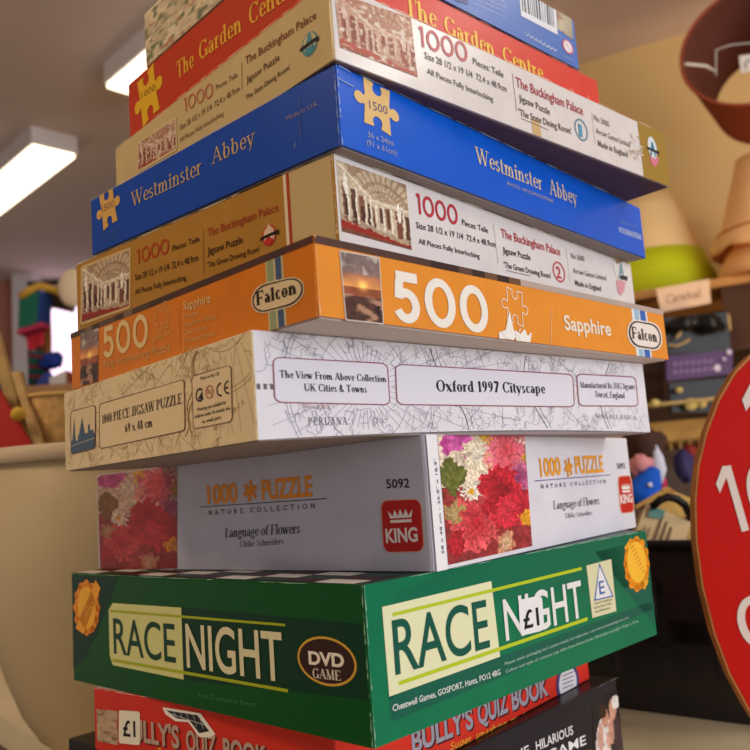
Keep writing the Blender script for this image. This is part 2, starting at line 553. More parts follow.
def pic_flowers(n=110, m=84, seed=5, fade=0.0):
    rs = np.random.RandomState(seed)
    im = np.zeros((n, m, 3))
    yy, xx = np.mgrid[0:n, 0:m]
    u, v = xx / m, yy / n
    u = u + .07 * (vnoise(n, m, 7, seed + 20) - .5) + .03 * (vnoise(n, m, 3, seed + 21) - .5)
    v = v + .06 * (vnoise(n, m, 7, seed + 22) - .5) + .03 * (vnoise(n, m, 3, seed + 23) - .5)
    im[:] = hexrgb((222, 205, 185))
    im[(v > .45)] = hexrgb((150, 52, 56))
    nz = vnoise(n, m, 6, seed)
    im *= (.75 + .5 * nz)[..., None]

    hf = vnoise(n, m, 2, seed + 31)

    def flower(cu, cv, r, col, col2, pet=9, ragged=.25, asp=1.0):
        dx, dy = (u - cu) * m, (v - cv) * n
        rr = np.hypot(dx, dy * asp) / (r * m)
        th = np.arctan2(dy, dx)
        edge = 1 - .7 * ragged * (.5 + .5 * np.sin(th * pet + cu * 50)) - .12 * rs.rand() + .22 * (hf - .5)
        msk = rr < edge
        sh = .72 + .5 * (.5 + .5 * np.sin(th * pet * 1.6 + rr * 9 + 5 * nz)) * (.4 + rr)
        c = (np.array(col)[None, None] * (1 - rr[..., None]) + np.array(col2)[None, None] * rr[..., None]) * sh[..., None]
        im[msk] = c[msk]

    mg, pk, rd, cr_ = hexrgb((190, 70, 150)), hexrgb((236, 128, 150)), hexrgb((206, 40, 58)), hexrgb((240, 232, 215))
    gr, ye, dr = hexrgb((120, 125, 60)), hexrgb((235, 175, 50)), hexrgb((150, 24, 40))
    flower(.1, .36, .17, gr, hexrgb((90, 100, 45)), 4, .4, .8)
    flower(.08, .1, .1, mg, mg, 6); flower(.22, .08, .15, mg, hexrgb((220, 110, 180)), 7)
    flower(.34, .2, .1, mg, hexrgb((180, 60, 130)), 6)
    flower(.42, .22, .2, cr_, hexrgb((225, 205, 170)), 12, .4); flower(.55, .07, .12, ye, hexrgb((240, 200, 80)), 8, .4)
    flower(.56, .25, .12, hexrgb((235, 195, 120)), pk, 10, .4)
    flower(.95, .25, .12, ye, gr, 7, .4)
    flower(.75, .2, .28, hexrgb((232, 80, 90)), pk, 22, .35, .85)
    flower(.9, .42, .16, hexrgb((150, 60, 110)), hexrgb((200, 110, 150)), 9)
    flower(.63, .5, .28, dr, rd, 13, .2); flower(.85, .68, .24, rd, hexrgb((180, 40, 60)), 9, .2)
    flower(.32, .72, .3, rd, hexrgb((220, 90, 95)), 11, .12); flower(.68, .68, .2, hexrgb((225, 60, 80)), rd, 12, .2)
    flower(.28, .5, .12, cr_, cr_, 12, .55); flower(.28, .5, .04, ye, ye, 3, .1)
    flower(.48, .62, .1, rd, dr, 8); flower(.66, .93, .14, hexrgb((225, 190, 150)), hexrgb((200, 120, 90)), 6, .4)
    flower(.1, .85, .12, rd, dr, 7); flower(.94, .78, .1, ye, hexrgb((240, 150, 40)), 6, .3)
    flower(.1, .62, .13, hexrgb((195, 170, 120)), hexrgb((160, 120, 70)), 5, .5)
    nz = vnoise(n, m, 2, seed + 4)
    im *= (.6 + .75 * nz)[..., None]
    im = im * (1 - fade) + hexrgb((150, 60, 62)) * fade
    return np.clip(im, 0, 1)


def pic_faded(n=60, m=100, seed=8):
    im = np.zeros((n, m, 3))
    im[:] = hexrgb((206, 190, 158))
    a, b, c = vnoise(n, m, 7, seed), vnoise(n, m, 4, seed + 1), vnoise(n, m, 3, seed + 2)
    im = im * (.75 + .5 * a)[..., None]
    k = np.clip((b - .55) * 4, 0, 1)[..., None]
    im = im * (1 - k) + hexrgb((112, 118, 88)) * k
    k = np.clip((c - .7) * 5, 0, 1)[..., None]
    im = im * (1 - k) + hexrgb((176, 112, 90)) * k
    k = np.clip((vnoise(n, m, 3, seed + 5) - .72) * 5, 0, 1)[..., None]
    im = im * (1 - k) + hexrgb((225, 215, 190)) * k
    return np.clip(im, 0, 1)


def pic_couple(n=50, m=26):
    im = np.zeros((n, m, 3)); im[:] = hexrgb((26, 24, 30))
    yy, xx = np.mgrid[0:n, 0:m]; u, v = xx / m, yy / n
    def ell(cu, cv, ru, rv, col):
        im[((u - cu) / ru) ** 2 + ((v - cv) / rv) ** 2 < 1] = hexrgb(col)
    ell(.36, .72, .3, .45, (226, 216, 214)); ell(.78, .8, .24, .5, (70, 52, 58))
    ell(.42, .3, .13, .14, (196, 140, 118)); ell(.72, .22, .14, .15, (206, 152, 128))
    ell(.36, .2, .14, .09, (58, 34, 26)); ell(.86, .14, .16, .1, (235, 228, 220))
    ell(.62, .5, .1, .2, (204, 150, 130)); ell(.24, .55, .1, .2, (206, 156, 138)); ell(.5, .62, .08, .12, (210, 160, 140))
    im *= (.75 + .5 * vnoise(n, m, 3, 4))[..., None]
    return np.clip(im, 0, 1)


# ------------------------------------------------------------------ puzzle boxes
class PBox:
    def __init__(s, name, pose, label, cat, cols, strip=None, dz=None, one_piece=False, rad=.0012, rough=.34, coat=.05, noise=.05):
        s.x, s.y, yaw, s.w, s.d, s.z, s.h = pose
        s.yaw = math.radians(yaw)
        s.r = Vector((math.cos(s.yaw), math.sin(s.yaw), 0))
        s.l = Vector((-math.sin(s.yaw), math.cos(s.yaw), 0))
        s.dz = dz or {}
        c = Vector((s.x, s.y, s.z)) + s.r * s.d / 2 + s.l * s.w / 2
        s.root = thing(name, c, label, cat, s.yaw, None)
        s.c = c
        lm = [mat(cols[k], rough, coat=coat, noise=noise, scale=45) for k in ('L', 'R', 'top')]  # on one-coloured boxes L is painted duller than R, following each side's light
        s.cols = cols
        g = 0.0006 if not one_piece else 0.0
        s.lid(name, lm, rad, g, one_piece, cols, rough, coat)

    def warp(s, x, y, z):
        if s.dz:
            a, b = (x + s.d / 2) / s.d, (y + s.w / 2) / s.w
            def bl(k):
                q = s.dz.get(k, (0, 0, 0))     # F, L, R
                return q[0] * (1 - a) * (1 - b) + q[1] * (1 - a) * b + q[2] * a * (1 - b) + (q[1] + q[2]) / 2 * a * b
            zb, zt = bl('B') + s.dz.get('bow', 0) * 4 * a * (1 - a) * (1 - b), s.h + bl('T')
            z = zb + (zt - zb) * z / s.h
        return (x, y, z)

    def ring(s, ins, r, z, mb, M):
        out = []
        hx, hy = s.d / 2 - ins, s.w / 2 - ins
        for cx, cy, a0 in ((hx - r, hy - r, 0), (-hx + r, hy - r, 90), (-hx + r, -hy + r, 180), (hx - r, -hy + r, 270)):
            for i in range(4):
                a = math.radians(a0 + 30 * i)
                out.append((cx + r * math.cos(a), cy + r * math.sin(a)))
        full = []
        for k in range(4):
            arc_ = out[4 * k:4 * k + 4]
            nxt = out[(4 * k + 4) % 16]
            full += arc_
            p = arc_[-1]
            full += [(p[0] + (nxt[0] - p[0]) * i / 10, p[1] + (nxt[1] - p[1]) * i / 10) for i in range(1, 10)]
        out = [tuple(M @ Vector(s.warp(x, y, z))) for x, y in full]
        return out

    def lid(s, name, lm, rad, g, one, cols, rough, coat):
        M = WM[s.root]
        mb = MB()
        mb.use(lm[0]); mb.use(lm[1]); mb.use(lm[2])
        inner = mat(cols.get('in', (150, 135, 120)), .8)
        mb.use(inner)
        tb = .0008
        rings = [(0, rad, g), (0, rad, s.h - tb), (tb * .3, rad, s.h - tb * .3), (tb, rad, s.h)]
        if not one:
            rings = [(.0013, rad, s.h - .0015), (.0013, rad, g)] + rings
        R = [s.ring(a, b, c, mb, M) for a, b, c in rings]
        base = []
        for q in R:
            base.append(len(mb.v)); mb.v += q
        for k in range(len(R) - 1):
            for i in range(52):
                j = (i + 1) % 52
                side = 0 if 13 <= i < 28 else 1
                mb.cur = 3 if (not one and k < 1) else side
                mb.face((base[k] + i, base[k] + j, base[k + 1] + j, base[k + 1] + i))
        mb.cur = 2
        mb.face([base[-1] + i for i in range(52)])
        mb.cur = 3
        mb.face([base[0] + i for i in range(52)][::-1])
        s.lid_ob = mb.build('carton' if one else 'lid', s.root)
        if not one:
            t = MB()
            t.use(mat(cols.get('tray', (120, 110, 115)), .6))
            R = [s.ring(.0018, rad, 0, t, M), s.ring(.0018, rad, s.h - .003, t, M)]
            t.v += R[0] + R[1]
            for i in range(52):
                j = (i + 1) % 52
                t.face((i, j, 52 + j, 52 + i))
            t.face(list(range(52))[::-1]); t.face(range(52, 104))
            t.build('base_tray', s.root)

    def uv(s, face, px, py):
        d = ray(px, py)
        n = s.r if face == 'L' else s.l
        p0 = Vector((s.x, s.y, s.z))
        k = p0.dot(n) / d.dot(n)
        P = d * k - p0
        z = P.z
        u = (s.w - P.dot(s.l)) if face == 'L' else P.dot(s.r)
        if s.dz:
            x, y = (-s.d / 2, s.w / 2 - u) if face == 'L' else (-s.d / 2 + u, -s.w / 2)
            z0 = s.warp(x, y, 0)[2]; z1 = s.warp(x, y, s.h)[2]
            z = (z - z0) / (z1 - z0) * s.h
        return Vector((u, z))

    def pos(s, face, u, v, off):
        if face == 'L':
            p = s.warp(-s.d / 2, s.w / 2 - u, v); p = (p[0] - off, p[1], p[2])
        else:
            p = s.warp(-s.d / 2 + u, -s.w / 2, v); p = (p[0], p[1] - off, p[2])
        return WM[s.root] @ Vector(p)


class Print:
    def __init__(s, box, face, rough=.34, coat=.05):
        s.b, s.face, s.mb, s.rough, s.coat = box, face, MB(), rough, coat

    def P(s, uv, layer):
        return s.b.pos(s.face, uv[0], uv[1], .00008 + .00007 * layer)

    def clampuv(s, uv, m=.0004):
        W = s.b.w if s.face == 'L' else s.b.d
        return Vector((min(max(uv[0], m), W - m), min(max(uv[1], m), s.b.h - m)))

    def polyuv(s, pts, col, layer=1, clip=True):
        s.mb.use(mat(col, s.rough, coat=s.coat))
        if clip: pts = [s.clampuv(p) for p in pts]
        s.mb.poly([s.P(p, layer) for p in pts])

    def poly(s, pts, col, layer=1):
        s.polyuv([s.b.uv(s.face, *p) for p in pts], col, layer)

    def spanrect(s, pxa, pxb, col, v0=0.0, v1=1.0, layer=0):
        """full-height band between two pixels (taken on the face), v as fractions of the height"""
        ua, ub = s.b.uv(s.face, *pxa)[0], s.b.uv(s.face, *pxb)[0]
        h = s.b.h
        s.polyuv([(ua, v0 * h), (ub, v0 * h), (ub, v1 * h), (ua, v1 * h)], col, layer)

    def line(s, pts, wd, col, layer=2, uvs=False):
        q = [Vector(p) if uvs else s.b.uv(s.face, *p) for p in pts]
        s.mb.use(mat(col, s.rough, coat=s.coat))
        W = s.b.w if s.face == 'L' else s.b.d
        for a, b in zip(q[:-1], q[1:]):
            t = b - a
            if t.length < 1e-7: continue
            if not (0 < a[0] < W and 0 < b[0] < W and 0 < a[1] < s.b.h and 0 < b[1] < s.b.h): continue
            n = Vector((-t[1], t[0])).normalized() * wd / 2
            s.mb.poly([s.P(p, layer) for p in (a + n, b + n, b - n, a - n)])

    def frame(s, px0, px1, h_px, **k):
        pass

    def text(s, txt, a, b, hpx, col, font='sans', bold=0.0, layer=3, T=.17, t=.05, slant=0.0, track=0.0, skew=0.0):
        A, B = s.b.uv(s.face, *a), s.b.uv(s.face, *b)
        C = s.b.uv(s.face, a[0], a[1] - hpx)
        capv = C[1] - A[1]
        if font == 'sans': polys, wd = sans_text(txt, bold, 6 if hpx > 12 else 2)
        else: polys, wd = stroke_text(txt, T, t, font == 'serif', slant, track)
        e = (B - A) / wd
        up = Vector((0, capv))
        s.mb.use(mat(col, s.rough, coat=s.coat))
        hmax = s.b.h
        W = s.b.w if s.face == 'L' else s.b.d
        for qi, q in enumerate(polys):
            lay = layer + .05 * (qi % 7)
            pts = [A + e * x + up * y for x, y in q]
            if max(p[1] for p in pts) > hmax or min(p[1] for p in pts) < 0 or max(p[0] for p in pts) > W or min(p[0] for p in pts) < 0:
                pts = [s.clampuv(p) for p in pts]
            s.mb.poly([s.P(p, lay) for p in pts])

    def quadmap(s, c4, pts, col, layer=2):
        """points in a unit square mapped into the quad TL,TR,BR,BL"""
        q = [s.b.uv(s.face, *p) for p in c4]
        s.mb.use(mat(col, s.rough, coat=s.coat))
        out = []
        for x, y in pts:
            top = q[0].lerp(q[1], x); bot = q[3].lerp(q[2], x)
            out.append(s.clampuv(bot.lerp(top, y)))
        s.mb.poly([s.P(p, layer) for p in out])

    def rounded(s, c4, col, rad=.12, layer=1, asp=1.0):
        pts = []
        rx, ry = rad / asp, rad
        for cx, cy, a0 in ((1 - rx, 1 - ry, 0), (rx, 1 - ry, 90), (rx, ry, 180), (1 - rx, ry, 270)):
            for i in range(7):
                a = math.radians(a0 + 15 * i)
                pts.append((cx + rx * math.cos(a), cy + ry * math.sin(a)))
        s.quadmap(c4, pts, col, layer)

    def label(s, c4, fill, border, bw=1.6, rad=.16, asp=1.0, layer=2):
        s.rounded(c4, border, rad, layer, asp)
        (a, b, c, d) = c4
        k = bw
        s.rounded(((a[0] + k, a[1] + k), (b[0] - k, b[1] + k), (c[0] - k, c[1] - k), (d[0] + k, d[1] - k)), fill, rad * .85, layer + 1, asp)

    def ellipse(s, c, rx, ry, col, layer=2, n=28, a0=0, a1=360, inner=0.0):
        C = s.b.uv(s.face, *c)
        A = s.b.uv(s.face, c[0] + rx, c[1]) - C
        B = s.b.uv(s.face, c[0], c[1] - ry) - C
        ru, rv = abs(A[0]), abs(B[1])
        s.mb.use(mat(col, s.rough, coat=s.coat))
        for i in range(n):
            g0, g1 = [math.radians(a0 + (a1 - a0) * (i + k) / n) for k in (0, 1)]
            o = [C + Vector((ru * math.cos(g), rv * math.sin(g))) for g in (g0, g1)]
            q = [C + Vector((ru * inner * math.cos(g), rv * inner * math.sin(g))) for g in (g0, g1)]
            s.mb.poly([s.P(s.clampuv(p), layer) for p in ([o[0], o[1], q[1], q[0]] if inner else [o[0], o[1], C])])

    def piece(s, c, rx, ry, col, layer=3, rot=-8, outline=0.0):
        C = s.b.uv(s.face, *c)
        ru = abs((s.b.uv(s.face, c[0] + rx, c[1]) - C)[0]) / .57
        rv = abs((s.b.uv(s.face, c[0], c[1] - ry) - C)[1]) / .5
        g = math.radians(rot)
        pts = []
        for x, y in piece_outline():
            X_, Y_ = x * ru, y * rv
            pts.append(C + Vector((X_ * math.cos(g) - Y_ * math.sin(g), X_ * math.sin(g) + Y_ * math.cos(g))))
        if outline:
            s.line(pts + [pts[0]], outline, col, layer, uvs=True)
        else:
            s.polyuv(pts, col, layer)

    def picture(s, c4, im, layer=2):
        n, m = im.shape[:2]
        q = [s.b.uv(s.face, *p) for p in c4]
        s.mb.use(picture_mat())
        P = []
        b = len(s.mb.v)
        for i in range(n + 1):
            for j in range(m + 1):
                x, y = j / m, i / n
                p = q[0].lerp(q[1], x).lerp(q[3].lerp(q[2], x), y)
                s.mb.v.append(tuple(s.P(s.clampuv(p), layer)))
        for i in range(n):
            for j in range(m):
                k = b + i * (m + 1) + j
                s.mb.face((k, k + 1, k + m + 2, k + m + 1), [im[i, j]] * 4)

    def build(s, name, label=None):
        o = s.mb.build(name, s.b.root)
        if label: o['label'] = label
        return o


def edge_wear(box, seed=1, col=(205, 200, 190), where=('F', 'T'), wd=.0006, dens=.6):
    """pale card showing where the printed paper has rubbed through along the lid edges"""
    rnd = random.Random(seed)
    for face in ('L', 'R'):
        p = Print(box, face, .7, 0)
        W = box.w if face == 'L' else box.d
        uF = W if face == 'L' else 0
        sgn = -1 if face == 'L' else 1
        v = 0.0
        if 'F' in where:
            while v < box.h - .002:
                ln = rnd.uniform(.002, .008)
                if rnd.random() < dens:
                    a = wd * rnd.uniform(.4, 1.5)
                    p.polyuv([(uF + sgn * .0002, v), (uF + sgn * (a), min(v + ln * .3, box.h)), (uF + sgn * a * .6, min(v + ln * .8, box.h)), (uF + sgn * .0002, min(v + ln, box.h))], col, 6, clip=False)
                v += ln
        if 'T' in where:
            u = 0.0
            while u < W - .01:
                ln = rnd.uniform(.006, .03)
                if rnd.random() < dens:
                    a = wd * rnd.uniform(.4, 1.0)
                    p.polyuv([(u, box.h - .0001), (u + ln * .3, box.h - a), (u + ln * .8, box.h - a * .7), (min(u + ln, W), box.h - .0001)], col, 6, clip=False)
                u += ln
        if p.mb.f:
            merge(box.lid_ob, p.mb, box.root)


def merge(ob, mb, root):
    """add a builder's polygons to an existing mesh"""
    me = ob.data
    inv = WM[root].inverted()
    v = [tuple(q.co) for q in me.vertices] + [tuple(inv @ Vector(q)) for q in mb.v]
    n = len(me.vertices)
    f = [tuple(q.vertices) for q in me.polygons] + [tuple(n + i for i in q) for q in mb.f]
    mi = [q.material_index for q in me.polygons] + [len(me.materials) + i for i in mb.m]
    new = bpy.data.meshes.new(me.name)
    new.from_pydata(v, [], f)
    for q in list(me.materials) + mb.mats: new.materials.append(q)
    new.polygons.foreach_set('material_index', mi)
    new.update()
    ob.data = new
    bpy.data.meshes.remove(me)

# ================================================================== the shop
def struct(name, mb):
    return tag(mb.build(name), kind='structure')


m = MB(); m.use(mat((120, 96, 76), .6, noise=.1, scale=3)); m.box((0, 2.0, -H - .03), (9, 9, .06)); struct('floor', m)
m = MB(); m.use(mat((226, 208, 200), .9, bump=.1, scale=60)); m.box((0, 2.0, CEIL + .03), (9, 9, .06)); struct('ceiling', m)

WA = Vector((.8986, -.4388, 0))                       # direction of the right hand wall
WP = Vector((.704, 2.18, 0))
WN = Vector((.4388, .8986, 0))                        # away from the room
m = MB(); m.use(mat((224, 190, 132), .85, bump=.1, scale=50))
a, c = WP - WA * 1.2, WP + WA * 2.2
m.slab([Vector((a.x, a.y, -H)), Vector((c.x, c.y, -H)), Vector((c.x, c.y, CEIL)), Vector((a.x, a.y, CEIL))], WN * .08)
struct('wall_right', m)
m = MB(); m.use(mat((214, 206, 204), .85))
m.box((-1.6, 4.1, (CEIL - H) / 2), (5.0, .08, CEIL + H)); struct('wall_back', m)
m = MB(); m.use(mat((214, 206, 208), .7))
q = at(20, 330, 3.85); m.box((q.x, 3.95, (CEIL - H) / 2), (.10, .14, CEIL + H)); struct('trim_1', m)
m = MB(); m.use(mat((176, 120, 104), .8))
q = at(2, 330, 3.9); m.box((q.x - .06, 4.02, (CEIL - H) / 2), (.16, .06, CEIL + H)); struct('trim_2', m)
# bright shop window far left
root = None
m = MB(); m.use(mat((236, 214, 232), .5, emit=1.6))
q0, q1 = at(46, 300, 4.04), at(92, 380, 4.04)
m.box(((q0.x + q1.x) / 2, 4.05, (q0.z + q1.z) / 2), (q1.x - q0.x, .01, q0.z - q1.z + .1))
win = struct('window_1', m)
m = MB(); m.use(mat((232, 228, 226), .5))
for x in (q0.x, q1.x): m.box((x, 4.04, (q0.z + q1.z) / 2), (.03, .03, q0.z - q1.z + .14))
for z in (q0.z + .05, q1.z - .05): m.box(((q0.x + q1.x) / 2, 4.04, z), (q1.x - q0.x, .03, .03))
o = m.build('window_frame', win)

# counter the stack stands on
ct = thing('shop_counter', (.2, .9, -H), 'cream topped shop counter under the stack of boxes', 'counter')
m = MB(); m.use(mat((226, 212, 176), .35, noise=.05, scale=8))
e0, e1 = atz(0, 716, COUNTER), atz(56, 750, COUNTER)
dd = (e0 - e1).normalized()
far = e1 + dd * .55
out = [(e1.x, e1.y), (far.x, far.y), (far.x + .6, far.y + .25), (1.0, 1.25), (1.0, .22), (e1.x + .02, .22)]
m.slab([Vector((x, y, COUNTER)) for x, y in out][::-1], (0, 0, -.03)); m.build('worktop', ct)
m = MB(); m.use(mat((120, 92, 66), .6))
ins = [(x + (.03 if x < 0 else -.03), y + (.03 if y < .5 else -.03)) for x, y in out]
m.slab([Vector((x, y, COUNTER - .03)) for x, y in ins][::-1], (0, 0, -(H + COUNTER - .03))); m.build('cabinet', ct)

# ceiling fluorescents
def fixture(p0, direction, length, width, label):
    d = Vector(direction).normalized(); n = Vector((-d.y, d.x, 0))
    c = p0 + d * length / 2
    t = thing('ceiling_light', (c.x, c.y, 1.08), label, 'ceiling light', math.atan2(d.y, d.x), 'fluorescent ceiling lights')
    m = MB(); m.use(mat((212, 206, 208), .5))
    M = WM[t] @ Matrix.Translation((0, 0, .042)); m.box(None, (length, width, .056), M=M); m.build('housing', t)
    m = MB(); m.use(mat((255, 238, 208), .4, emit=3.0))
    M = WM[t] @ Matrix.Translation((0, 0, .008)); m.box(None, (length - .012, width - .012, .012), M=M); m.build('diffuser', t)
    return t


e_r, e_l = atz(78, 158, 1.08), atz(31, 148, 1.08)
l_r = atz(0, 217, 1.08)
dv = (l_r - e_r); dv.z = 0; dv.normalize()
wid = (e_l - e_r).length
mid = (e_r + e_l) / 2
fixture(Vector((mid.x, mid.y, 1.08)), dv, 1.0, wid, 'fluorescent ceiling light at the left edge with its near end in view')
f0, f1 = atz(104, 89, 1.08), atz(130, 97, 1.08)
mid = (f0 + f1) / 2
perp = Vector((-dv.y, dv.x, 0)); perp = perp if perp.x > 0 else -perp
mid = f0 + perp * wid / 2
fixture(Vector((mid.x, mid.y, 1.08)), -dv, 1.0, wid, 'fluorescent ceiling light partly hidden behind the top of the stack')

# ------------------------------------------------------------------ white tub with odds and ends, left of the stack
tc = at(116, 600, .80)
tc = Vector((tc.x, .80, COUNTER))
tub = thing('plastic_tub', tc, 'off-white round plastic tub full of odds and ends left of the stack', 'tub')
RIM = at(30, 447, .70).z
prof = [(0, .002), (.040, .002), (.054, .006), (.069, .018), (.084, .042), (.097, .075), (.108, .115), (.117, .17), (.123, RIM - COUNTER - .012)]
m = MB(); m.use(mat((200, 182, 146), .4, noise=.04, scale=6), True)
M = WM[tub]
inn = [(r - .003, z + .002) for r, z in prof[::-1]]
m.lathe(prof + inn, M, 56); m.build('tub_body', tub)
m = MB(); m.use(mat((214, 196, 168), .35), True)
z1 = RIM - COUNTER
m.lathe([(.1235, z1 - .014), (.128, z1 - .013), (.129, z1 - .002), (.127, z1), (.121, z1), (.1205, z1 - .003), (.123, z1 - .012)], M, 56, close=True); m.build('rim', tub)


def leaning_slab(name, pts_px, Y0, Y1, th, col, label, cat, rough=.5, group=None, noise=0):
    """a flat board seen face on: pixel outline, distance runs Y0 (bottom) to Y1 (top)"""
    ys = [p[1] for p in pts_px]; lo, hi = max(ys), min(ys)
    pts = [at(px, py, Y0 + (Y1 - Y0) * (lo - py) / (lo - hi)) for px, py in pts_px]
    m = MB(); m.use(mat(col, rough, noise=noise)); m.slab(pts, (0, th, 0))
    return tag(m.build(name), label, cat, group)


leaning_slab('folded_board', [(-22, 372), (-2, 389), (31, 445), (26, 470), (-24, 470)], .76, .78, .006, (176, 34, 30), 'red folded board leaning in the white tub', 'board')
leaning_slab('dark_board', [(-20, 358), (0, 362), (10, 386), (8, 402), (-2, 392), (-20, 380)], .82, .83, .005, (62, 66, 70), 'dark grey board above the red one in the white tub', 'board')
sl = thing('picture_frame', at(25, 470, .80), 'bare wooden frame of crossed slats sticking out of the tub', 'frame')
m = MB(); m.use(mat((176, 146, 96), .6, noise=.12, scale=60))
m.slab([at(-14, 335, .83), at(-3, 330, .83), at(36, 470, .775), at(26, 470, .775)], (0, .008, 0)); m.build('slat', sl)
m = MB(); m.use(mat((190, 160, 108), .6, noise=.12, scale=60))
m.slab([at(11, 372, .80), at(18, 371, .80), at(50, 470, .765), at(41, 470, .765)], (0, .008, 0)); m.build('slat', sl)
m = MB(); m.use(mat((150, 124, 84), .7, noise=.12, scale=60))
for k in range(5): m.tube([at(6 + 3 * k, 408 - 5 * k, .835), at(13 + 2.4 * k, 392 - 5 * k, .835), at(20 + 3 * k, 425 - 3 * k, .835)], .0012, 6)
m.build('rush_weave', sl)
m = MB(); m.use(mat((216, 180, 70), .5), True); q = at(18, 414, .765); m.blob(q, (.0068, .0068, .0068), 16, bump=.05)
tag(m.build('wooden_bead'), 'yellow wooden bead beside the red board', 'bead')

# wicker basket standing in the tub
bc = at(62, 450, .83)
bk = thing('wicker_basket', (bc.x, .83, at(55, 447, .83).z - .03), 'honey coloured wicker basket standing in the white tub', 'basket')
zt = at(50, 395, .80).z - WM[bk].translation.z
m = MB(); m.use(mat((222, 182, 118), .7, noise=.25, scale=90, bump=.5), True)
rows = 16
pr = []
for i in range(rows * 2 + 1):
    z = zt * i / (rows * 2)
    pr.append((.028 + .010 * i / (rows * 2) + .0009 * (i % 2), z))
m.lathe(pr + [(r - .002, z) for r, z in pr[::-1]], WM[bk], 60, fn=lambda r, z, a, i: (r + .0006 * math.sin(a * 24 + math.pi * (i // 2 % 2)), z))
m.build('woven_body', bk)
m = MB(); m.use(mat((214, 176, 110), .6), True)
m.tube([WM[bk] @ Vector((.0385 * math.cos(a), .0385 * math.sin(a), zt)) for a in [2 * math.pi * k / 40 for k in range(40)]], .0024, 8, closed=True)
m.build('basket_rim', bk)

# ------------------------------------------------------------------ rail of goods far left
YR = 2.45
rack = thing('display_rail', (at(60, 300, YR).x, YR, -H), 'dark hanging rail carrying bags and scarves far left', 'rail')
m = MB(); m.use(mat((70, 58, 56), .5), True)
zr = at(60, 282, YR).z
xa, xb = at(28, 282, YR).x, at(140, 282, YR).x
m.tube([(xa, YR, zr), (xb, YR, zr)], .009); m.build('cross_bar', rack)
for x in (xa + .02, xb - .02):
    m = MB(); m.use(mat((70, 58, 56), .5), True); m.tube([(x, YR + .02, -H), (x, YR + .02, zr)], .009); m.build('upright', rack)


def cloth(name, pts_px, Y, th, col, label, cat, folds=0.004, group=None, stripes=None, top=None):
    """hanging cloth piece with pleats: quad TL,TR,BR,BL"""
    m = MB()
    n, k = 16, 12
    q = [at(px, py, Y) for px, py in pts_px]
    mm = mat(col, .85)
    ms = mat(stripes, .85) if stripes else mm
    for side in (0, 1):
        b = len(m.v)
        for i in range(k + 1):
            for j in range(n + 1):
                p = q[0].lerp(q[1], j / n).lerp(q[3].lerp(q[2], j / n), i / k)
                p = p + Vector((0, math.sin(j * 1.9 + i * .3) * folds * (0.3 + i / k) + side * th, 0))
                m.v.append(tuple(p))
        for i in range(k):
            m.use(ms if (stripes and i % 3 == 1) else mm, True)
            for j in range(n):
                a = b + i * (n + 1) + j
                m.face((a, a + 1, a + n + 2, a + n + 1))
    return tag(m.build(name), label, cat, group)


bag = thing('gift_bag', at(30, 330, 2.40), 'green and blue bag with pink base hanging on the far rail', 'bag')
m = MB(); m.use(mat((34, 104, 84), .6)); m.slab([at(19, 298, 2.40), at(39, 291, 2.40), at(37, 325, 2.40), at(18, 329, 2.40)], (0, .06, 0)); m.build('bag_front', bag)
m = MB(); m.use(mat((40, 66, 130), .6)); m.slab([at(39, 291, 2.40), at(45, 292, 2.42), at(42, 322, 2.42), at(37, 325, 2.40)], (0, .06, 0)); m.build('bag_side', bag)
m = MB(); m.use(mat((196, 60, 90), .6)); m.slab([at(17, 329, 2.40), at(42, 322, 2.40), at(42, 326, 2.40), at(17, 334, 2.40)], (0, .06, 0)); m.build('bag_base', bag)
m = MB(); m.use(mat((206, 160, 60), .6), True); m.tube([at(20, 297, 2.40), at(30, 290, 2.40), at(40, 286, 2.42), at(55, 290, 2.42), at(66, 296, 2.42)], .012); m.build('yellow_trim', bag)
cloth('red_cloth', [(24, 329), (44, 326), (42, 345), (28, 352)], 2.46, .01, (206, 52, 66), 'red cloth hanging under the green bag', 'cloth')
cloth('brown_scarf', [(38, 300), (50, 300), (49, 356), (37, 352)], 2.50, .012, (150, 96, 44), 'brown tasselled scarf hanging right of the green bag', 'scarf', .01)
cloth('striped_sock', [(27, 350), (43, 352), (44, 392), (28, 392)], 2.36, .05, (24, 78, 74), 'green and red striped stocking below the red cloth', 'stocking', .006, stripes=(130, 40, 62))
cloth('dark_garment', [(44, 286), (78, 292), (72, 312), (42, 305)], 2.52, .012, (84, 68, 58), 'dark brown garment draped over the far rail', 'garment')
m = MB(); m.use(mat((30, 56, 140), .7), True); q = at(52, 361, 2.34); m.blob(q, (.032, .02, .022), 18, bump=.3, seed=4)
tag(m.build('blue_glove'), 'dark blue woolly glove beside the striped stocking', 'glove')
m = MB(); m.use(mat((70, 84, 170), .7), True); q = at(48, 388, 2.30); m.blob(q, (.03, .02, .04), 18, bump=.2, seed=6)
tag(m.build('blue_cushion'), 'blue cushion corner below the woolly glove', 'cushion')
m = MB(); m.use(mat((236, 214, 180), .7), True); q = at(73, 288, 2.40); m.blob(q, (.046, .02, .058), 22)
tag(m.build('cream_hat'), 'round cream hat just left of the gold palace picture box', 'hat')
m = MB(); m.use(mat((206, 198, 190), .5)); m.slab([at(49, 378, 2.2), at(66, 370, 2.2), at(66, 400, 2.2), at(52, 400, 2.2)], (0, .04, 0)); cb = m
cart = thing('white_carton', at(57, 400, 2.2), 'small white carton behind the wicker basket', 'carton')
cb.build('carton_front', cart)
m = MB(); m.use(mat((150, 74, 60), .5)); m.slab([at(66, 370, 2.2), at(72, 372, 2.24), at(72, 400, 2.24), at(66, 400, 2.2)], (0, .04, 0)); m.build('carton_side', cart)
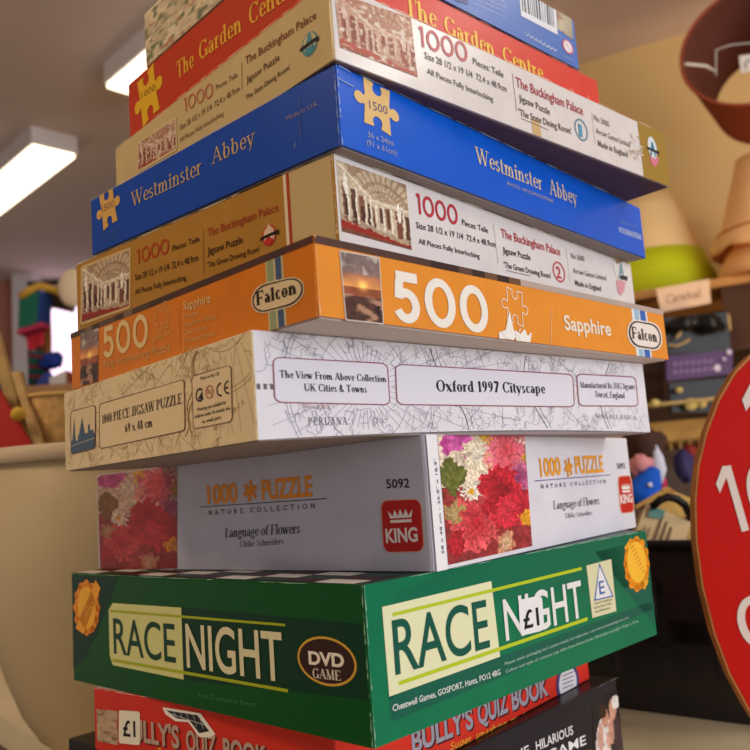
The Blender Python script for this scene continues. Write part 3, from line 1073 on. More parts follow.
# low table under the far goods
tb = thing('display_table', (at(40, 400, 2.3).x, 2.12, -H), 'wooden display table behind the white tub', 'table')
zt_ = at(50, 399, 2.2).z
m = MB(); m.use(mat((160, 120, 84), .6)); m.box((at(40, 400, 2.3).x, 2.12, zt_ - .015), (.7, .36, .03)); m.build('table_top', tb)
for sx in (-1, 1):
    for sy in (-1, 1):
        m = MB(); m.use(mat((130, 96, 66), .6)); m.box((at(40, 400, 2.3).x + sx * .32, 2.12 + sy * .15, (zt_ - .03 - H) / 2), (.04, .04, zt_ - .03 + H)); m.build('leg', tb)
# pink chest low on the left
m = MB(); m.use(mat((190, 132, 116), .6, noise=.15, scale=14)); q = at(-20, 690, 1.5)
m.box((q.x, 1.72, (q.z - H) / 2 + .06), (.5, .4, q.z + H + .12)); tag(m.build('pink_chest'), 'dull pink chest standing behind the left end of the counter', 'chest')

# ------------------------------------------------------------------ shelf unit with lampshades on the right
SP = at(690, 283, 1.78)
SH = SP.z
SPx = Vector((SP.x, SP.y, 0))
def onw(t, back, z):
    """point t along the shelf front, 'back' behind it"""
    v = SPx + WA * t + WN * back
    return Vector((v.x, v.y, z))


unit = thing('shelf_unit', onw(0, .15, -H), 'dark wooden shelf unit along the right wall', 'shelf unit')
depth = min(.33, (WP - SPx).dot(WN) - .01)
def wbox(t0, t1, b0, b1, z0, z1, col, name, parent, **k):
    m = MB(); m.use(mat(col, k.get('rough', .5), noise=k.get('noise', 0), scale=30))
    a, c = onw(t0, b0, z0), onw(t1, b0, z0)
    m.slab([a, c, onw(t1, b0, z1), onw(t0, b0, z1)], WN * (b1 - b0))
    return m.build(name, parent)


zc = [at(690, y, 1.78).z for y in (283, 293, 405, 421, 438)]
wbox(-.75, .9, 0, depth, SH - .018, SH, (196, 142, 84), 'top_shelf', unit, noise=.1)
wbox(-.75, .9, depth - .02, depth, -H, SH - .018, (84, 60, 44), 'back_panel', unit)
wbox(-.75, .9, .0, .02, SH - .135, SH - .018, (74, 50, 38), 'upper_fascia', unit) if False else None
wbox(.06, .9, .012, .03, SH - .16, SH - .018, (80, 54, 42), 'side_rail', unit)
z3, z4 = at(690, 419, 1.78).z, at(690, 440, 1.78).z
wbox(-.75, .9, .0, depth - .02, z4, z3, (188, 148, 86), 'lower_shelf', unit, noise=.1)
wbox(-.75, -.73, 0, depth - .02, -H, SH - .018, (90, 64, 46), 'side_panel', unit)
wbox(.88, .9, 0.03, depth - .02, -H, SH - .16, (90, 64, 46), 'side_panel', unit)
m = MB(); m.use(mat((206, 180, 120), .4), True)
zz = at(680, 402, 1.68).z
m.tube([onw(-.7, .01, zz), onw(-.7, -.115, zz), onw(.86, -.115, zz), onw(.86, .01, zz)], .004); m.build('front_rail', unit)
m = MB(); m.use(mat((170, 140, 90), .4), True)
for k in range(26):
    t = -.3 + .02 * k
    m.tube([onw(t, -.004, z4 + .002), onw(t, -.012, z4 - .006), onw(t, -.008, z4 - .028)], .0022, 6)
o = m.build('hook_row', unit); o['kind'] = 'stuff'

# dark goods on the lower shelves
def goods(name, c4, Y, th, col, label, cat, **k):
    m = MB(); m.use(mat(col, k.get('rough', .5), noise=k.get('noise', .0), scale=40)); m.slab([at(px, py, Y) for px, py in c4], (0, th, 0))
    return tag(m.build(name), label, cat)


pk = thing('mask_pack', at(700, 405, 1.70), 'hanging pack of black party masks with a purple card', 'party pack')
m = MB(); m.use(mat((34, 30, 30), .25, noise=.3, scale=60)); m.slab([at(664, 318, 1.72), at(728, 312, 1.72), at(731, 352, 1.72), at(666, 354, 1.72)], (0, .01, 0)); m.build('upper_pouch', pk)
m = MB(); m.use(mat((24, 22, 24), .2), True)
m.tube([at(668 + 5.2 * k, 328 - 6 * math.sin(k / 11 * 3.1), 1.70) for k in range(12)], [.006, .012, .016, .018, .016, .012, .016, .02, .022, .018, .012, .006], 10); m.build('black_mask', pk)
m = MB(); m.use(mat((190, 160, 110), .3), True)
m.tube([at(668, 345, 1.70), at(676, 346, 1.70), at(684, 343, 1.70), at(690, 339, 1.70)], .0022, 6)
m.build('gold_cord', pk); m = MB(); m.use(mat((190, 160, 110), .3), True)
m.tube([at(676, 338, 1.70), at(680, 334, 1.70), at(682, 328, 1.70)], .003, 6)
m.build('gold_cord', pk); m = MB(); m.use(mat((190, 160, 110), .3), True)
m.tube([at(728, 314, 1.70), at(730, 330, 1.70)], .003, 6); m.build('gold_cord', pk)
m = MB(); m.use(mat((74, 44, 92), .35)); m.slab([at(666, 356, 1.70), at(733, 350, 1.70), at(732, 374, 1.70), at(667, 381, 1.70)], (0, .008, 0)); m.build('header_card', pk)
m = MB(); m.use(mat((118, 90, 136), .4))
for r_ in range(2):
    for k in range(7):
        x = 673 + 6 * k; y = 362 - .5 * k + 8 * r_
        m.slab([at(x, y, 1.698), at(x + 4.2, y - .4, 1.698), at(x + 4.2, y + 4, 1.698), at(x, y + 4.4, 1.698)], (0, .002, 0))
m.build('card_lettering', pk)
m = MB(); m.use(mat((200, 190, 214), .2), True)
for x, y, r_ in ((717, 368, .008), (729, 352, .006), (724, 359, .004)): m.blob(at(x, y, 1.697), (r_, .002, r_), 10)
m.build('sequins', pk)
m = MB(); m.use(mat((26, 21, 22), .25, noise=.3, scale=50)); m.slab([at(669, 383, 1.715), at(733, 377, 1.715), at(733, 412, 1.715), at(672, 412, 1.715)], (0, .01, 0)); m.build('lower_pouch', pk)
for x, y, r_ in ((679, 390, .006), (691, 404, .012), (702, 404, .008), (655, 403, .008)):
    m = MB(); m.use(mat((196, 176, 110), .4), True); m.blob(at(x, y, 1.70), (r_ * 1.3, .006, r_), 10, bump=.2); m.build('gold_bead', pk)
for i, (x0, x1, y0, y1, c) in enumerate(((640, 662, 318, 345, (96, 74, 58)), (636, 664, 360, 400, (70, 50, 40)))):
    goods('dark_packet', [(x0, y0), (x1, y0 - 1), (x1, y1), (x0, y1)], 1.8, .03, c, ['brown packet on the shelf just right of the orange box', 'dark brown packet below the brown one on the shelf'][i], 'packet')
goods('tall_carton', [(632, 448), (706, 452), (720, 1160), (632, 1160)], 1.55, .1, (62, 44, 36), 'tall dark carton standing under the hook row', 'carton', noise=.2)
m = MB(); m.use(mat((120, 36, 34), .6), True); m.blob(at(690, 452, 1.5), (.012, .01, .014), 12, bump=.2); tag(m.build('red_ornament'), 'small red ornament hanging under the hooks', 'ornament')
m = MB(); m.use(mat((50, 46, 90), .6), True); m.blob(at(684, 466, 1.45), (.016, .012, .026), 12, bump=.3); tag(m.build('blue_ornament'), 'dark blue ornament hanging near the red one', 'ornament')

# paper label on the shelf edge
cd = thing('shelf_card', at(684, 297, 1.745), 'pink paper card reading Carnival on the shelf edge', 'card')
m = MB(); m.use(mat((226, 190, 160), .8)); cq = [at(656, 289, 1.745), at(709, 279, 1.74), at(711, 303, 1.74), at(661, 312.5, 1.745)]; m.slab(cq, (0, .002, 0)); m.build('paper', cd)
m = MB(); m.use(mat((130, 92, 70), .7))
polys, wd = stroke_text('Carnival.', .12, .06, False, .25)
for q in polys:
    pts = []
    for x, y in q:
        u, v = .12 + .72 * x / wd, .32 + .36 * y
        p_ = cq[3].lerp(cq[2], u).lerp(cq[0].lerp(cq[1], u), v)
        pts.append(p_ + Vector((0, -.0008, 0)))
    m.poly(pts)
m.build('handwriting', cd)


def shade(name, c, r0, r1, h, col, label, n=56, band=None, M=None):
    """fabric drum or cone shade, open both ends; r0 bottom, r1 top; c = centre of the bottom ring"""
    t = thing(name, c, label, 'lampshade')
    M = M or WM[t]
    WM[t] = Matrix.Translation(c)
    th = .0015
    k = 8
    pr = [(r0 + (r1 - r0) * i / k, h * i / k) for i in range(k + 1)]
    m = MB(); m.use(mat(col, .8, bump=.15, scale=300), True)
    m.lathe(pr + [(r - th, z) for r, z in pr[::-1]], M, n, close=True); m.build('fabric', t)
    for r_, z, nm in ((r0, .0035, 'bottom_trim'), (r1, h, 'top_trim')):
        m = MB(); m.use(mat(col, .6), True)
        m.tube([M @ Vector((r_ * math.cos(2 * math.pi * j / n), r_ * math.sin(2 * math.pi * j / n), z)) for j in range(n)], .0028, 6, closed=True); m.build(nm, t)
    if band:
        z0, z1, bc_ = band
        rr = lambda z: r0 + (r1 - r0) * z / h + .001
        m = MB(); m.use(mat(bc_, .7), True)
        m.lathe([(rr(z0), z0), (rr(z0) + .0015, z0), (rr(z1) + .0015, z1), (rr(z1), z1)], M, n, close=True); m.build('green_band', t)
    return t, M


# cream and lime shade
YL = 1.985
pb, ptp = at(655, 278, YL), at(655, 204, YL)
r_b = (at(719, 272, YL) - at(655, 272, YL)).length; r_t = (at(682, 200, YL) - at(655, 200, YL)).length
bot = Vector((pb.x, YL, SH))
hgt = ptp.z - SH + .005
t, M = shade('lampshade', bot, r_b * .99, r_t, hgt, (242, 208, 150), 'cream lampshade with a lime green band on the shelf', band=(.003, hgt * .44, (198, 206, 30)))
# apricot bell shade lying on a second one
YB = 1.79
c0 = at(771, 278, YB)
bt = thing('lampshade', (c0.x, YB, SH), 'apricot bell lampshade standing at the right end of the shelf', 'lampshade')
sc_ = (at(740, 250, YB) - at(750, 250, YB)).length / 10
h1 = at(740, 240, YB).z - SH
m = MB(); m.use(mat((242, 182, 118), .75, bump=.15, scale=200), True)
pr = [(52 * sc_, 0), (46 * sc_, h1 * .35), (36 * sc_, h1 * .75), (24 * sc_, h1 * 1.1)]
m.lathe(pr + [(r - .002, z) for r, z in pr[::-1]], WM[bt], 48, close=True); m.build('fabric', bt)
m = MB(); m.use(mat((206, 130, 70), .6), True); m.tube([WM[bt] @ Vector((52 * sc_ * math.cos(k * .157), 52 * sc_ * math.sin(k * .157), .002)) for k in range(40)], .003, 6, closed=True); m.build('bottom_trim', bt)
YT = 1.79
c1 = at(773, 247, YT)
up = thing('lampshade', (c1.x, YT, c1.z), 'peach bell lampshade with a flared scalloped skirt resting on the apricot one', 'lampshade')
sc_ = (at(740, 250, YT) - at(750, 250, YT)).length / 10
hz = lambda y: (at(760, y, YT).z - at(760, 247, YT).z)
m = MB(); m.use(mat((246, 192, 132), .75, bump=.15, scale=200), True)
pr = [(56 * sc_, 0), (56 * sc_, hz(240)), (49 * sc_, hz(230)), (42 * sc_, hz(212)), (35 * sc_, hz(190)), (27 * sc_, hz(168)), (24 * sc_, hz(157))]
def scal(r, z, a, i):
    k = 1 + (.05 * abs(math.sin(a * 4)) if i in (0, 1, 12, 13) else 0)
    return r * k, z - (.008 * abs(math.cos(a * 4)) if i in (0, 13) else 0)
m.lathe(pr + [(r - .002, z) for r, z in pr[::-1]], WM[up], 64, fn=scal, close=True); m.build('fabric', up)
m = MB(); m.use(mat((214, 140, 80), .6), True)
m.tube([WM[up] @ Vector((50.5 * sc_ * math.cos(k * .157), 50.5 * sc_ * math.sin(k * .157), hz(230))) for k in range(40)], .0025, 6, closed=True); m.build('seam_braid', up)

# terracotta drum shade hung high on the wall, mouth towards the shop
Yo = 1.55
oc = at(759, 40, Yo)
ax = (at(776, 108, 1.74) - oc).normalized()       # from the mouth to the back
R_o = (at(685, 50, Yo) - oc).length
dr = thing('lampshade', oc, 'terracotta drum lampshade hanging high on the right with its open mouth showing', 'lampshade')
Z = ax; Xv = Z.cross(Vector((0, 0, 1))).normalized(); Yv = Z.cross(Xv)
Md = Matrix.Translation(oc) @ Matrix(((Xv.x, Yv.x, Z.x, 0), (Xv.y, Yv.y, Z.y, 0), (Xv.z, Yv.z, Z.z, 0), (0, 0, 0, 1)))
Ld = .19
R_i = R_o * .80
m = MB(); m.use(mat((140, 62, 42), .75, bump=.2, scale=250), True)
pr = [(R_o + (R_i - R_o) * k / 6, Ld * k / 6) for k in range(7)]
m.lathe(pr, Md, 64); m.build('fabric', dr)
m = MB(); m.use(mat((112, 62, 50), .75), True)
m.lathe([(r - .0025, z) for r, z in pr], Md, 64); m.build('lining', dr)
m = MB(); m.use(mat((160, 76, 54), .6), True)
m.tube([Md @ Vector((R_o * math.cos(2 * math.pi * j / 64), R_o * math.sin(2 * math.pi * j / 64), 0)) for j in range(64)], .0035, 6, closed=True); m.build('mouth_trim', dr)
m = MB(); m.use(mat((232, 224, 214), .4), True)
p1, p2, p3 = at(685, 64, Yo + .01), at(706, 66, Yo + .03), at(716, 72, Yo + .05)
m.tube([p1, p1.lerp(p2, .5), p2, p3], .0028, 8)
m.tube([at(716, 76, Yo + .05), at(716, 50, Yo + .05), at(730, 45, Yo + .05), at(760, 42, Yo + .05)], .0012, 6)
m.build('wire_fitter', dr)
m = MB(); m.use(mat((226, 216, 206), .8)); m.slab([at(739, 56, Yo + .03), at(757, 53, Yo + .03), at(760, 70, Yo + .03), at(741, 73, Yo + .03)], (0, .001, 0)); m.build('price_tag', dr)
m = MB(); m.use(mat((60, 50, 50), .8), True); m.tube([at(746, 68, Yo + .028), at(745, 64, Yo + .028), at(748, 60, Yo + .028), at(751, 60, Yo + .028)], .001, 6); m.build('tag_pen_mark', dr)
top = max((Md @ Vector((R_i * math.cos(g), R_i * math.sin(g), Ld * .98)) for g in [k * .1 for k in range(63)]), key=lambda q: q.z)
top2 = max((Md @ Vector((R_o * math.cos(g), R_o * math.sin(g), .002)) for g in [k * .1 for k in range(63)]), key=lambda q: q.z)
for q in (top, top2):
    m = MB(); m.use(mat((120, 90, 70), .5), True); m.tube([q, Vector((q.x, q.y, CEIL))], .0012, 6); m.build('hanging_cord', dr)

# ------------------------------------------------------------------ black crate of papers
CB = atz(703, 719, COUNTER); CBl = atz(620, 708, COUNTER)
cd_ = (CB - CBl).normalized()
rt = Vector((-cd_.y, cd_.x, 0))
FR = CB + cd_ * .075; FL = CB - cd_ * .36
ztop = at(670, 542, (CB.y + CBl.y) / 2).z
ztop = (at(670, 542, .775)).z
cw, cdp = (FR - FL).length, .25
cc = (FR + FL) / 2 + rt * cdp / 2
crate = thing('plastic_crate', (cc.x, cc.y, COUNTER), 'black plastic crate behind the right side of the stack', 'crate', math.atan2(cd_.y, cd_.x))
M = WM[crate]
hc = ztop - COUNTER
BK = mat((42, 38, 42), .3, spec=.5)
def crate_wall(axis, sgn):
    m = MB(); m.use(BK)
    L = cw if axis == 'x' else cdp
    off = (cdp if axis == 'x' else cw) / 2 * sgn
    nslot = 9 if axis == 'x' else 5
    pitch = L / nslot
    def bx(a0, a1, z0, z1):
        cx_, sz = ((a0 + a1) / 2, off, (z0 + z1) / 2), (a1 - a0, .004, z1 - z0)
        if axis == 'y': cx_, sz = (off, (a0 + a1) / 2, (z0 + z1) / 2), (.004, a1 - a0, z1 - z0)
        m.box(None, sz, M=M @ Matrix.Translation(cx_))
    bx(-L / 2, L / 2, 0.002, hc * .22); bx(-L / 2, L / 2, hc * .42, hc * .55); bx(-L / 2, L / 2, hc * .78, hc)
    for k in range(nslot):
        a = -L / 2 + pitch * k
        bx(a, a + pitch * .8, hc * .22, hc * .78)
    bx(-L / 2, L / 2, hc - .008, hc)
    return m.build('crate_wall', crate)
for ax_, sg in (('x', -1), ('x', 1), ('y', -1), ('y', 1)): crate_wall(ax_, sg)
m = MB(); m.use(BK); m.box(None, (cw, cdp, .003), M=M @ Matrix.Translation((0, 0, .0018))); m.build('crate_floor', crate)
m = MB(); m.use(mat((38, 34, 38), .35), True)
m.tube([M @ Vector((sx * (cw / 2), sy * (cdp / 2), hc)) for sx, sy in ((-1, -1), (1, -1), (1, 1), (-1, 1))], .0035, 6, closed=True); m.build('crate_rim', crate)

# books and sheets in the crate
def sheet(name, c4, Y0, Y1, th, col, label, cat, deco=None):
    t = thing(name, at(c4[3][0], c4[3][1], Y0), label, cat)
    q = [at(px, py, Y) for (px, py), Y in zip(c4, (Y1, Y1, Y0, Y0))]
    m = MB(); m.use(mat(col, .6)); m.slab(q, (0, th, -.001)); m.build('cover', t)
    if deco:
        for nm, colr, quads in deco:
            m = MB(); m.use(mat(colr, .6))
            for quad in quads:
                m.poly([q[3].lerp(q[2], x).lerp(q[0].lerp(q[1], x), y) + Vector((0, -.004, .0005)) for x, y in quad])
            m.build(nm, t)
    return t


lines = [[(x, .12), (x + .045, .12), (x + .045, .84 - .1 * (k % 3)), (x, .84 - .1 * (k % 3))] for k, x in enumerate((.36, .48, .6))] + [[(.0 + .1 * k, .1), (.03 + .1 * k, .1), (.03 + .1 * k, .5), (.0 + .1 * k, .5)] for k in range(1, 3)]
sheet('paper_booklet', ((646.5, 503), (691, 522), (683, 552), (630, 548)), .83, .86, .012, (206, 178, 134), 'cream booklet with printed lines leaning in the black crate', 'booklet',
      (('printed_lines', (112, 92, 70), lines), ('teal_sticker', (96, 140, 132), [[(.1, .72), (.4, .76), (.4, .98), (.08, .98)]])))
sheet('magazine', ((664, 487), (700, 502), (694, 545), (634, 545)), .885, .905, .008, (196, 156, 84), 'gold covered magazine behind the cream booklet', 'magazine')
sheet('magazine', ((636, 505), (668, 486), (676, 492), (638, 508)), .86, .92, .006, (222, 186, 110), 'bright yellow sheet curling over the crate', 'sheet')
hb = thing('handbag', at(680, 530, .95), 'dark handbag with a curved black handle in the crate behind the booklet', 'handbag')
m = MB(); m.use(mat((30, 22, 20), .35), True)
m.tube([at(652, 507, .85), at(660, 500, .85), at(668, 497, .85), at(677, 499, .85), at(685, 505, .85), at(690, 516, .86), at(690, 524, .925)], .0042, 8)
m.build('handle', hb)
m = MB(); m.use(mat((34, 24, 22), .4), True); m.blob(at(682, 524, .94), (.035, .016, .028), 18, bump=.2, seed=3); m.build('bag_body', hb)

# soft toy in blue
ty = thing('soft_toy', at(648, 505, 1.02), 'soft toy in blue with a pink face slumped behind the crate', 'soft toy')
def tblob(nm, x, y, Y, rad, col, **k):
    m = MB(); m.use(mat(col, .85), True); m.blob(at(x, y, Y), rad, 20, **k); return m.build(nm, ty)
tblob('hair', 644, 447, 1.05, (.024, .02, .024), (66, 44, 36), bump=.3)
tblob('face', 641, 466, 1.03, (.014, .012, .013), (206, 136, 140), bump=.25)
m = MB(); m.use(mat((24, 84, 190), .8), True); m.tube([at(655, 468, 1.02), at(650, 480, 1.02), at(644, 492, 1.02), at(640, 505, 1.02)], [.006, .015, .022, .028], 16); m.build('body', ty)
m = MB(); m.use(mat((198, 200, 218), .8), True); m.tube([at(653, 446, 1.04), at(657, 458, 1.04), at(659, 470, 1.03), at(658, 482, 1.02)], [.005, .008, .009, .006], 12); m.build('sleeve', ty)
tblob('pompom', 650, 485, .998, (.003, .003, .003), (220, 222, 236))
tblob('red_scarf', 662, 483, 1.03, (.006, .005, .01), (190, 50, 90))
# a shelf the toy leans on, behind the crate
lb = thing('display_box', (at(665, 505, 1.1).x, 1.12, COUNTER), 'brown cardboard box behind the crate that the toy sits on', 'box')
zb_ = at(650, 505, 1.05).z
m = MB(); m.use(mat((92, 64, 48), .7, noise=.1)); m.box((at(665, 505, 1.1).x, 1.14, (COUNTER + zb_) / 2), (.16, .12, zb_ - COUNTER)); m.build('carton_body', lb)

# ------------------------------------------------------------------ red painted number board in front, right
YS = .60
edge = [(806, 336), (785, 338), (766, 345), (750, 355.5), (735, 371), (719, 398), (706, 432), (698, 466), (695, 500), (696, 540), (702, 586), (714, 634), (729, 674), (746, 706), (762, 731), (784, 756), (806, 764)]
axis = 806
full = edge + [(2 * axis - x, y) for x, y in edge[::-1][1:-1]]
bd = thing('number_board', (at(axis, 760, YS).x, YS, COUNTER), 'red oval plywood number board with white figures at the right', 'sign board')
pts = [at(x, y, YS) for x, y in full]
m = MB(); m.use(mat((186, 120, 62), .55, noise=.15, scale=80)); m.slab(pts, (0, .010, 0)); m.build('plywood_board', bd)
cx0 = at(axis, 550, YS)
m = MB(); m.use(mat((190, 16, 8), .6, spec=.1)); m.slab([cx0 + (p_ - cx0) * .985 + Vector((0, -.0004, 0)) for p_ in pts], (0, .0003, 0)); m.build('red_paint', bd)
def digit(strokes, wd_px):
    m = MB(); m.use(mat((222, 206, 196), .5))
    for a, c in strokes:
        v = Vector((c[0] - a[0], c[1] - a[1])).normalized(); n_ = Vector((-v.y, v.x)) * wd_px / 2
        m.poly([at(x, y, YS - .0010) for x, y in ((a[0] + n_.x, a[1] + n_.y), (c[0] + n_.x, c[1] + n_.y), (c[0] - n_.x, c[1] - n_.y), (a[0] - n_.x, a[1] - n_.y))])
    return m
def ringd(m, cx_, cy_, rx, ry, wd_px, rot):
    n_ = 28
    for k in range(n_):
        q = []
        for j in (k, k + 1):
            g = 2 * math.pi * j / n_
            for s_ in (1, 0):
                x, y = (rx - wd_px * (1 - s_)) * math.cos(g), (ry - wd_px * (1 - s_)) * math.sin(g)
                q.append((cx_ + x * math.cos(rot) - y * math.sin(rot), cy_ + x * math.sin(rot) + y * math.cos(rot)))
        m.poly([at(x, y, YS - .0010) for x, y in (q[0], q[2], q[3], q[1])])
m = digit([((727, 466), (745.5, 531))], 7.5); m.poly([at(x, y, YS - .0011) for x, y in ((716, 484), (722.5, 466), (729, 466), (726, 478), (720, 493))])
ringd(m, 765, 494, 17, 32, 7.5, -.27); m.build('painted_ten', bd)
m = digit([((757, 386), (772, 438))], 7); m.poly([at(x, y, YS - .0011) for x, y in ((742, 400), (750, 384), (759, 384), (757, 396), (746, 411))]); m.build('painted_one', bd)
m = MB(); m.use(mat((222, 206, 196), .5)); ringd(m, 757, 622, 19, 27, 8, -.3); m.build('painted_nought', bd)


# ================================================================== the stack of puzzle and game boxes, bottom to top
WHITE, CREAMW = (228, 224, 222), (226, 220, 205)
GOLD = (160, 122, 58)
MUTE = (216, 178, 112)

# ---- black board game at the bottom
b = PBox('board_game_box', (-.0383, .4090, 48.02, .2474, .2971, -.2214, .0698),
         'black party board game box at the very bottom of the stack', 'game box',
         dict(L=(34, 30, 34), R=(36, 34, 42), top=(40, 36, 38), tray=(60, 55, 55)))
p = Print(b, 'R')
p.text('HILARIOUS', (536, 751), (573, 734), 10.5, (236, 234, 236), bold=.012)
p.text('THE', (508, 764), (529, 754), 10.5, (236, 234, 236), bold=.012)
p.text('BOARD', (496, 786), (535, 767), 11, (236, 234, 236), bold=.012)
p.text('GAME', (547, 761), (586, 744), 11, (236, 234, 236), bold=.012)
p.piece((588, 755), 4, 5, (225, 190, 50))
p.build('title_lettering')
p = Print(b, 'R')
p.picture(((592, 701), (617, 690), (624.5, 762), (594, 772)), pic_couple())
p.build('cover_picture')
p = Print(b, 'L')
p.polyuv([(.004, .055), (.012, .055), (.012, .062), (.004, .062)], (210, 205, 200), 1)
p.build('corner_print')
edge_wear(b, 3, (130, 125, 125), dens=.3)

# ---- red quiz book box
b = PBox('quiz_game_box', (-.0320, .4141, 51.30, .2070, .2777, -.1514, .0378),
         'red quiz book game box second from the bottom, between the black and green boxes', 'game box',
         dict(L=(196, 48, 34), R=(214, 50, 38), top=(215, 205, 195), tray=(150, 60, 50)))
p = Print(b, 'L')
for dx, dy, c in ((1.4, 1.6, (90, 30, 28)), (0, 0, (178, 152, 140))):
    p.text("BULLY'S", (125 + dx, 738 + dy), (180 + dx, 748 + dy), 21, c, bold=.03, layer=3 if dx else 4)
    p.text("QUIZ", (187 + dx, 750 + dy), (217 + dx, 757 + dy), 21, c, bold=.03, layer=3 if dx else 4)
    p.text("BOOK", (224 + dx, 758 + dy), (268 + dx, 768 + dy), 21, c, bold=.03, layer=3 if dx else 4)
p.build('title_lettering', 'grey raised-look title letters')
p = Print(b, 'L')
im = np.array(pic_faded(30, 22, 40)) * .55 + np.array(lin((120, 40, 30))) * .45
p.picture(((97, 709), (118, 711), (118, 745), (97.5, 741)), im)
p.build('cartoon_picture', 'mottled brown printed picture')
p = Print(b, 'L')
p.text('Super, smashing, great!', (157, 756), (250, 779), 9, (232, 178, 60), 'stroke', T=.13, t=.13, slant=.2)
p.build('slogan_lettering')
p = Print(b, 'L', .8, 0)
p.rounded(((119.5, 710), (140.6, 711.5), (140.6, 745), (119.5, 743)), (222, 216, 202), .08, 6)
p.text('£1', (124, 735.5), (136.5, 736.5), 16, (30, 28, 30), layer=8, bold=.02)
p.build('price_sticker', 'white sticker reading £1 in black pen')
p = Print(b, 'L')
p.poly([(163, 707), (201, 713), (216, 734), (211, 737), (200, 737), (189, 722), (176, 721), (166, 714)], (226, 222, 214), 5)
p.poly([(167, 710), (198, 715), (210, 731), (200, 733), (190, 720), (177, 718)], (40, 40, 46), 6)
for k in range(5):
    p.line([(174 + 6.5 * k, 710 + 1.4 * k), (178 + 6.5 * k, 719 + 2.4 * k)], .0003, (200, 200, 205), 7)
p.line([(170, 713), (206, 725)], .0003, (200, 200, 205), 7)
p.build('dartboard_flash', 'torn black and white printed flash')
p = Print(b, 'R')
for dx, dy, c in ((1.5, 1.5, (70, 24, 30)), (0, 0, (160, 156, 172))):
    p.text("BULLY'S", (412 + dx, 753 + dy), (473 + dx, 727 + dy), 24, c, bold=.03, layer=3 if dx else 4)
    p.text("QUIZ", (478 + dx, 725 + dy), (508 + dx, 711 + dy), 23, c, bold=.03, layer=3 if dx else 4)
    p.text("BOOK", (512 + dx, 710 + dy), (548 + dx, 694 + dy), 22, c, bold=.03, layer=3 if dx else 4)
p.build('title_lettering', 'grey raised-look title letters')
p = Print(b, 'R')
p.text('Super, smashing, great!', (449, 751), (527, 717), 8, (236, 170, 60), 'stroke', T=.13, t=.13, slant=.2)
p.build('slogan_lettering')
p = Print(b, 'R')
p.ellipse((567.5, 683), 11.5, 20, (60, 62, 120), 4)
p.ellipse((567.5, 683), 9, 16.5, (224, 220, 228), 5)
for k in range(5):
    p.line([(562, 676 + 4.2 * k), (573, 671.5 + 4.2 * k)], .0006, (70, 70, 110), 6)
p.build('round_badge', 'white round badge with a dark blue ring')
edge_wear(b, 4, (225, 200, 190), where=('T',), dens=.9)

# ---- green race night box
b = PBox('race_game_box', (-.0122, .3776, 46.67, .2803, .2792, -.1134, .0700),
         'green race game box with pale yellow title panels under the silver flower puzzle', 'game box',
         dict(L=(0, 74, 24), R=(0, 112, 76), top=(20, 60, 40)), one_piece=True)  # one green: the dimmer left side is painted darker
p = Print(b, 'L')
p.poly([(72, 575), (118, 577), (98, 632), (84, 660), (73, 668)], (4, 50, 36), 0)
p.build('dark_panel')
p = Print(b, 'L')
p.poly([(181, 607), (362, 624), (368, 700), (184, 680)], (2, 52, 30), 0)
p.build('dark_panel')
p = Print(b, 'L')
p.poly([(109, 610), (113, 603), (181.5, 607.6), (184, 679.5), (113, 665), (110, 655)], (206, 208, 140), 2)
p.poly([(110.6, 609.4), (285.5, 623.7), (285.5, 626.2), (110.6, 612)], (160, 172, 30), 3)
p.poly([(113, 658.5), (288.5, 689), (288.5, 692.4), (113, 661.5)], (160, 172, 30), 3)
p.build('title_panel', 'pale yellow panel with lime rules')
p = Print(b, 'L')
p.text('RACE', (114.5, 653), (176.5, 662.6), 37, (14, 62, 44), bold=.005, layer=5)
p.text('NIGHT', (187.5, 666.5), (284.5, 681.5), 45, (214, 208, 172), bold=.012, layer=5)
p.build('title_lettering')
p = Print(b, 'L')
p.ellipse((326.5, 661), 30.5, 24.5, (206, 160, 62), 3)
p.ellipse((326.5, 661), 28.3, 22, (52, 28, 24), 4)
p.text('DVD', (309.5, 663.5), (345, 667), 13, (230, 222, 210), bold=.035, layer=5)
p.text('GAME', (313, 677.5), (342, 680.5), 9.5, (225, 218, 205), 'serif', layer=5)
p.build('dvd_badge', 'dark oval badge with gold rim')
p = Print(b, 'L')
p.ellipse((87, 607.5), 12.4, 26, (232, 140, 26), 3)
for k in range(12):
    g = k * math.pi / 6
    p.ellipse((87 + 11 * math.cos(g), 607.5 + 24 * math.sin(g)), 2.6, 4.2, (232, 140, 26), 3, n=10)
p.poly([(76, 628), (96, 580), (101, 588), (84, 634)], (236, 160, 40), 4)
p.ellipse((87, 607.5), 9, 21, (240, 176, 50), 4)
for k in range(7):
    p.line([(82.5 + k * 1.2, 617 - 3.2 * k), (85 + k * 1.1, 621 - 3.2 * k)], .0009, (190, 110, 20), 5)
p.build('award_seal', 'orange and gold seal')
p = Print(b, 'L')
p.text('Fast Company Event', (199, 697), (257, 707), 5, (60, 125, 80))
p.build('small_lettering')
p = Print(b, 'R')
p.poly([(382, 612), (400, 590), (470, 560), (646, 520), (652, 585), (500, 600), (389, 700)], (4, 104, 74), 0)
p.build('dark_panel')
p = Print(b, 'R')
p.poly([(389, 696), (499.6, 656.5), (655, 600), (655, 608), (500, 678), (391, 722)], (10, 92, 74), 0)
p.build('dark_panel')
p = Print(b, 'R')
p.poly([(595, 552), (646, 540), (655, 625), (625, 590)], (10, 96, 76), 0)
p.build('dark_panel')
p = Print(b, 'R')
p.poly([(381.7, 607), (491, 581), (499.8, 656.6), (389, 696.5)], (222, 222, 182), 2)
p.poly([(392, 613), (581, 567), (581.4, 570), (392.3, 616.5)], (178, 196, 40), 3)
p.poly([(398, 681.5), (587, 617), (587.4, 620.5), (398.4, 685.5)], (178, 196, 40), 3)
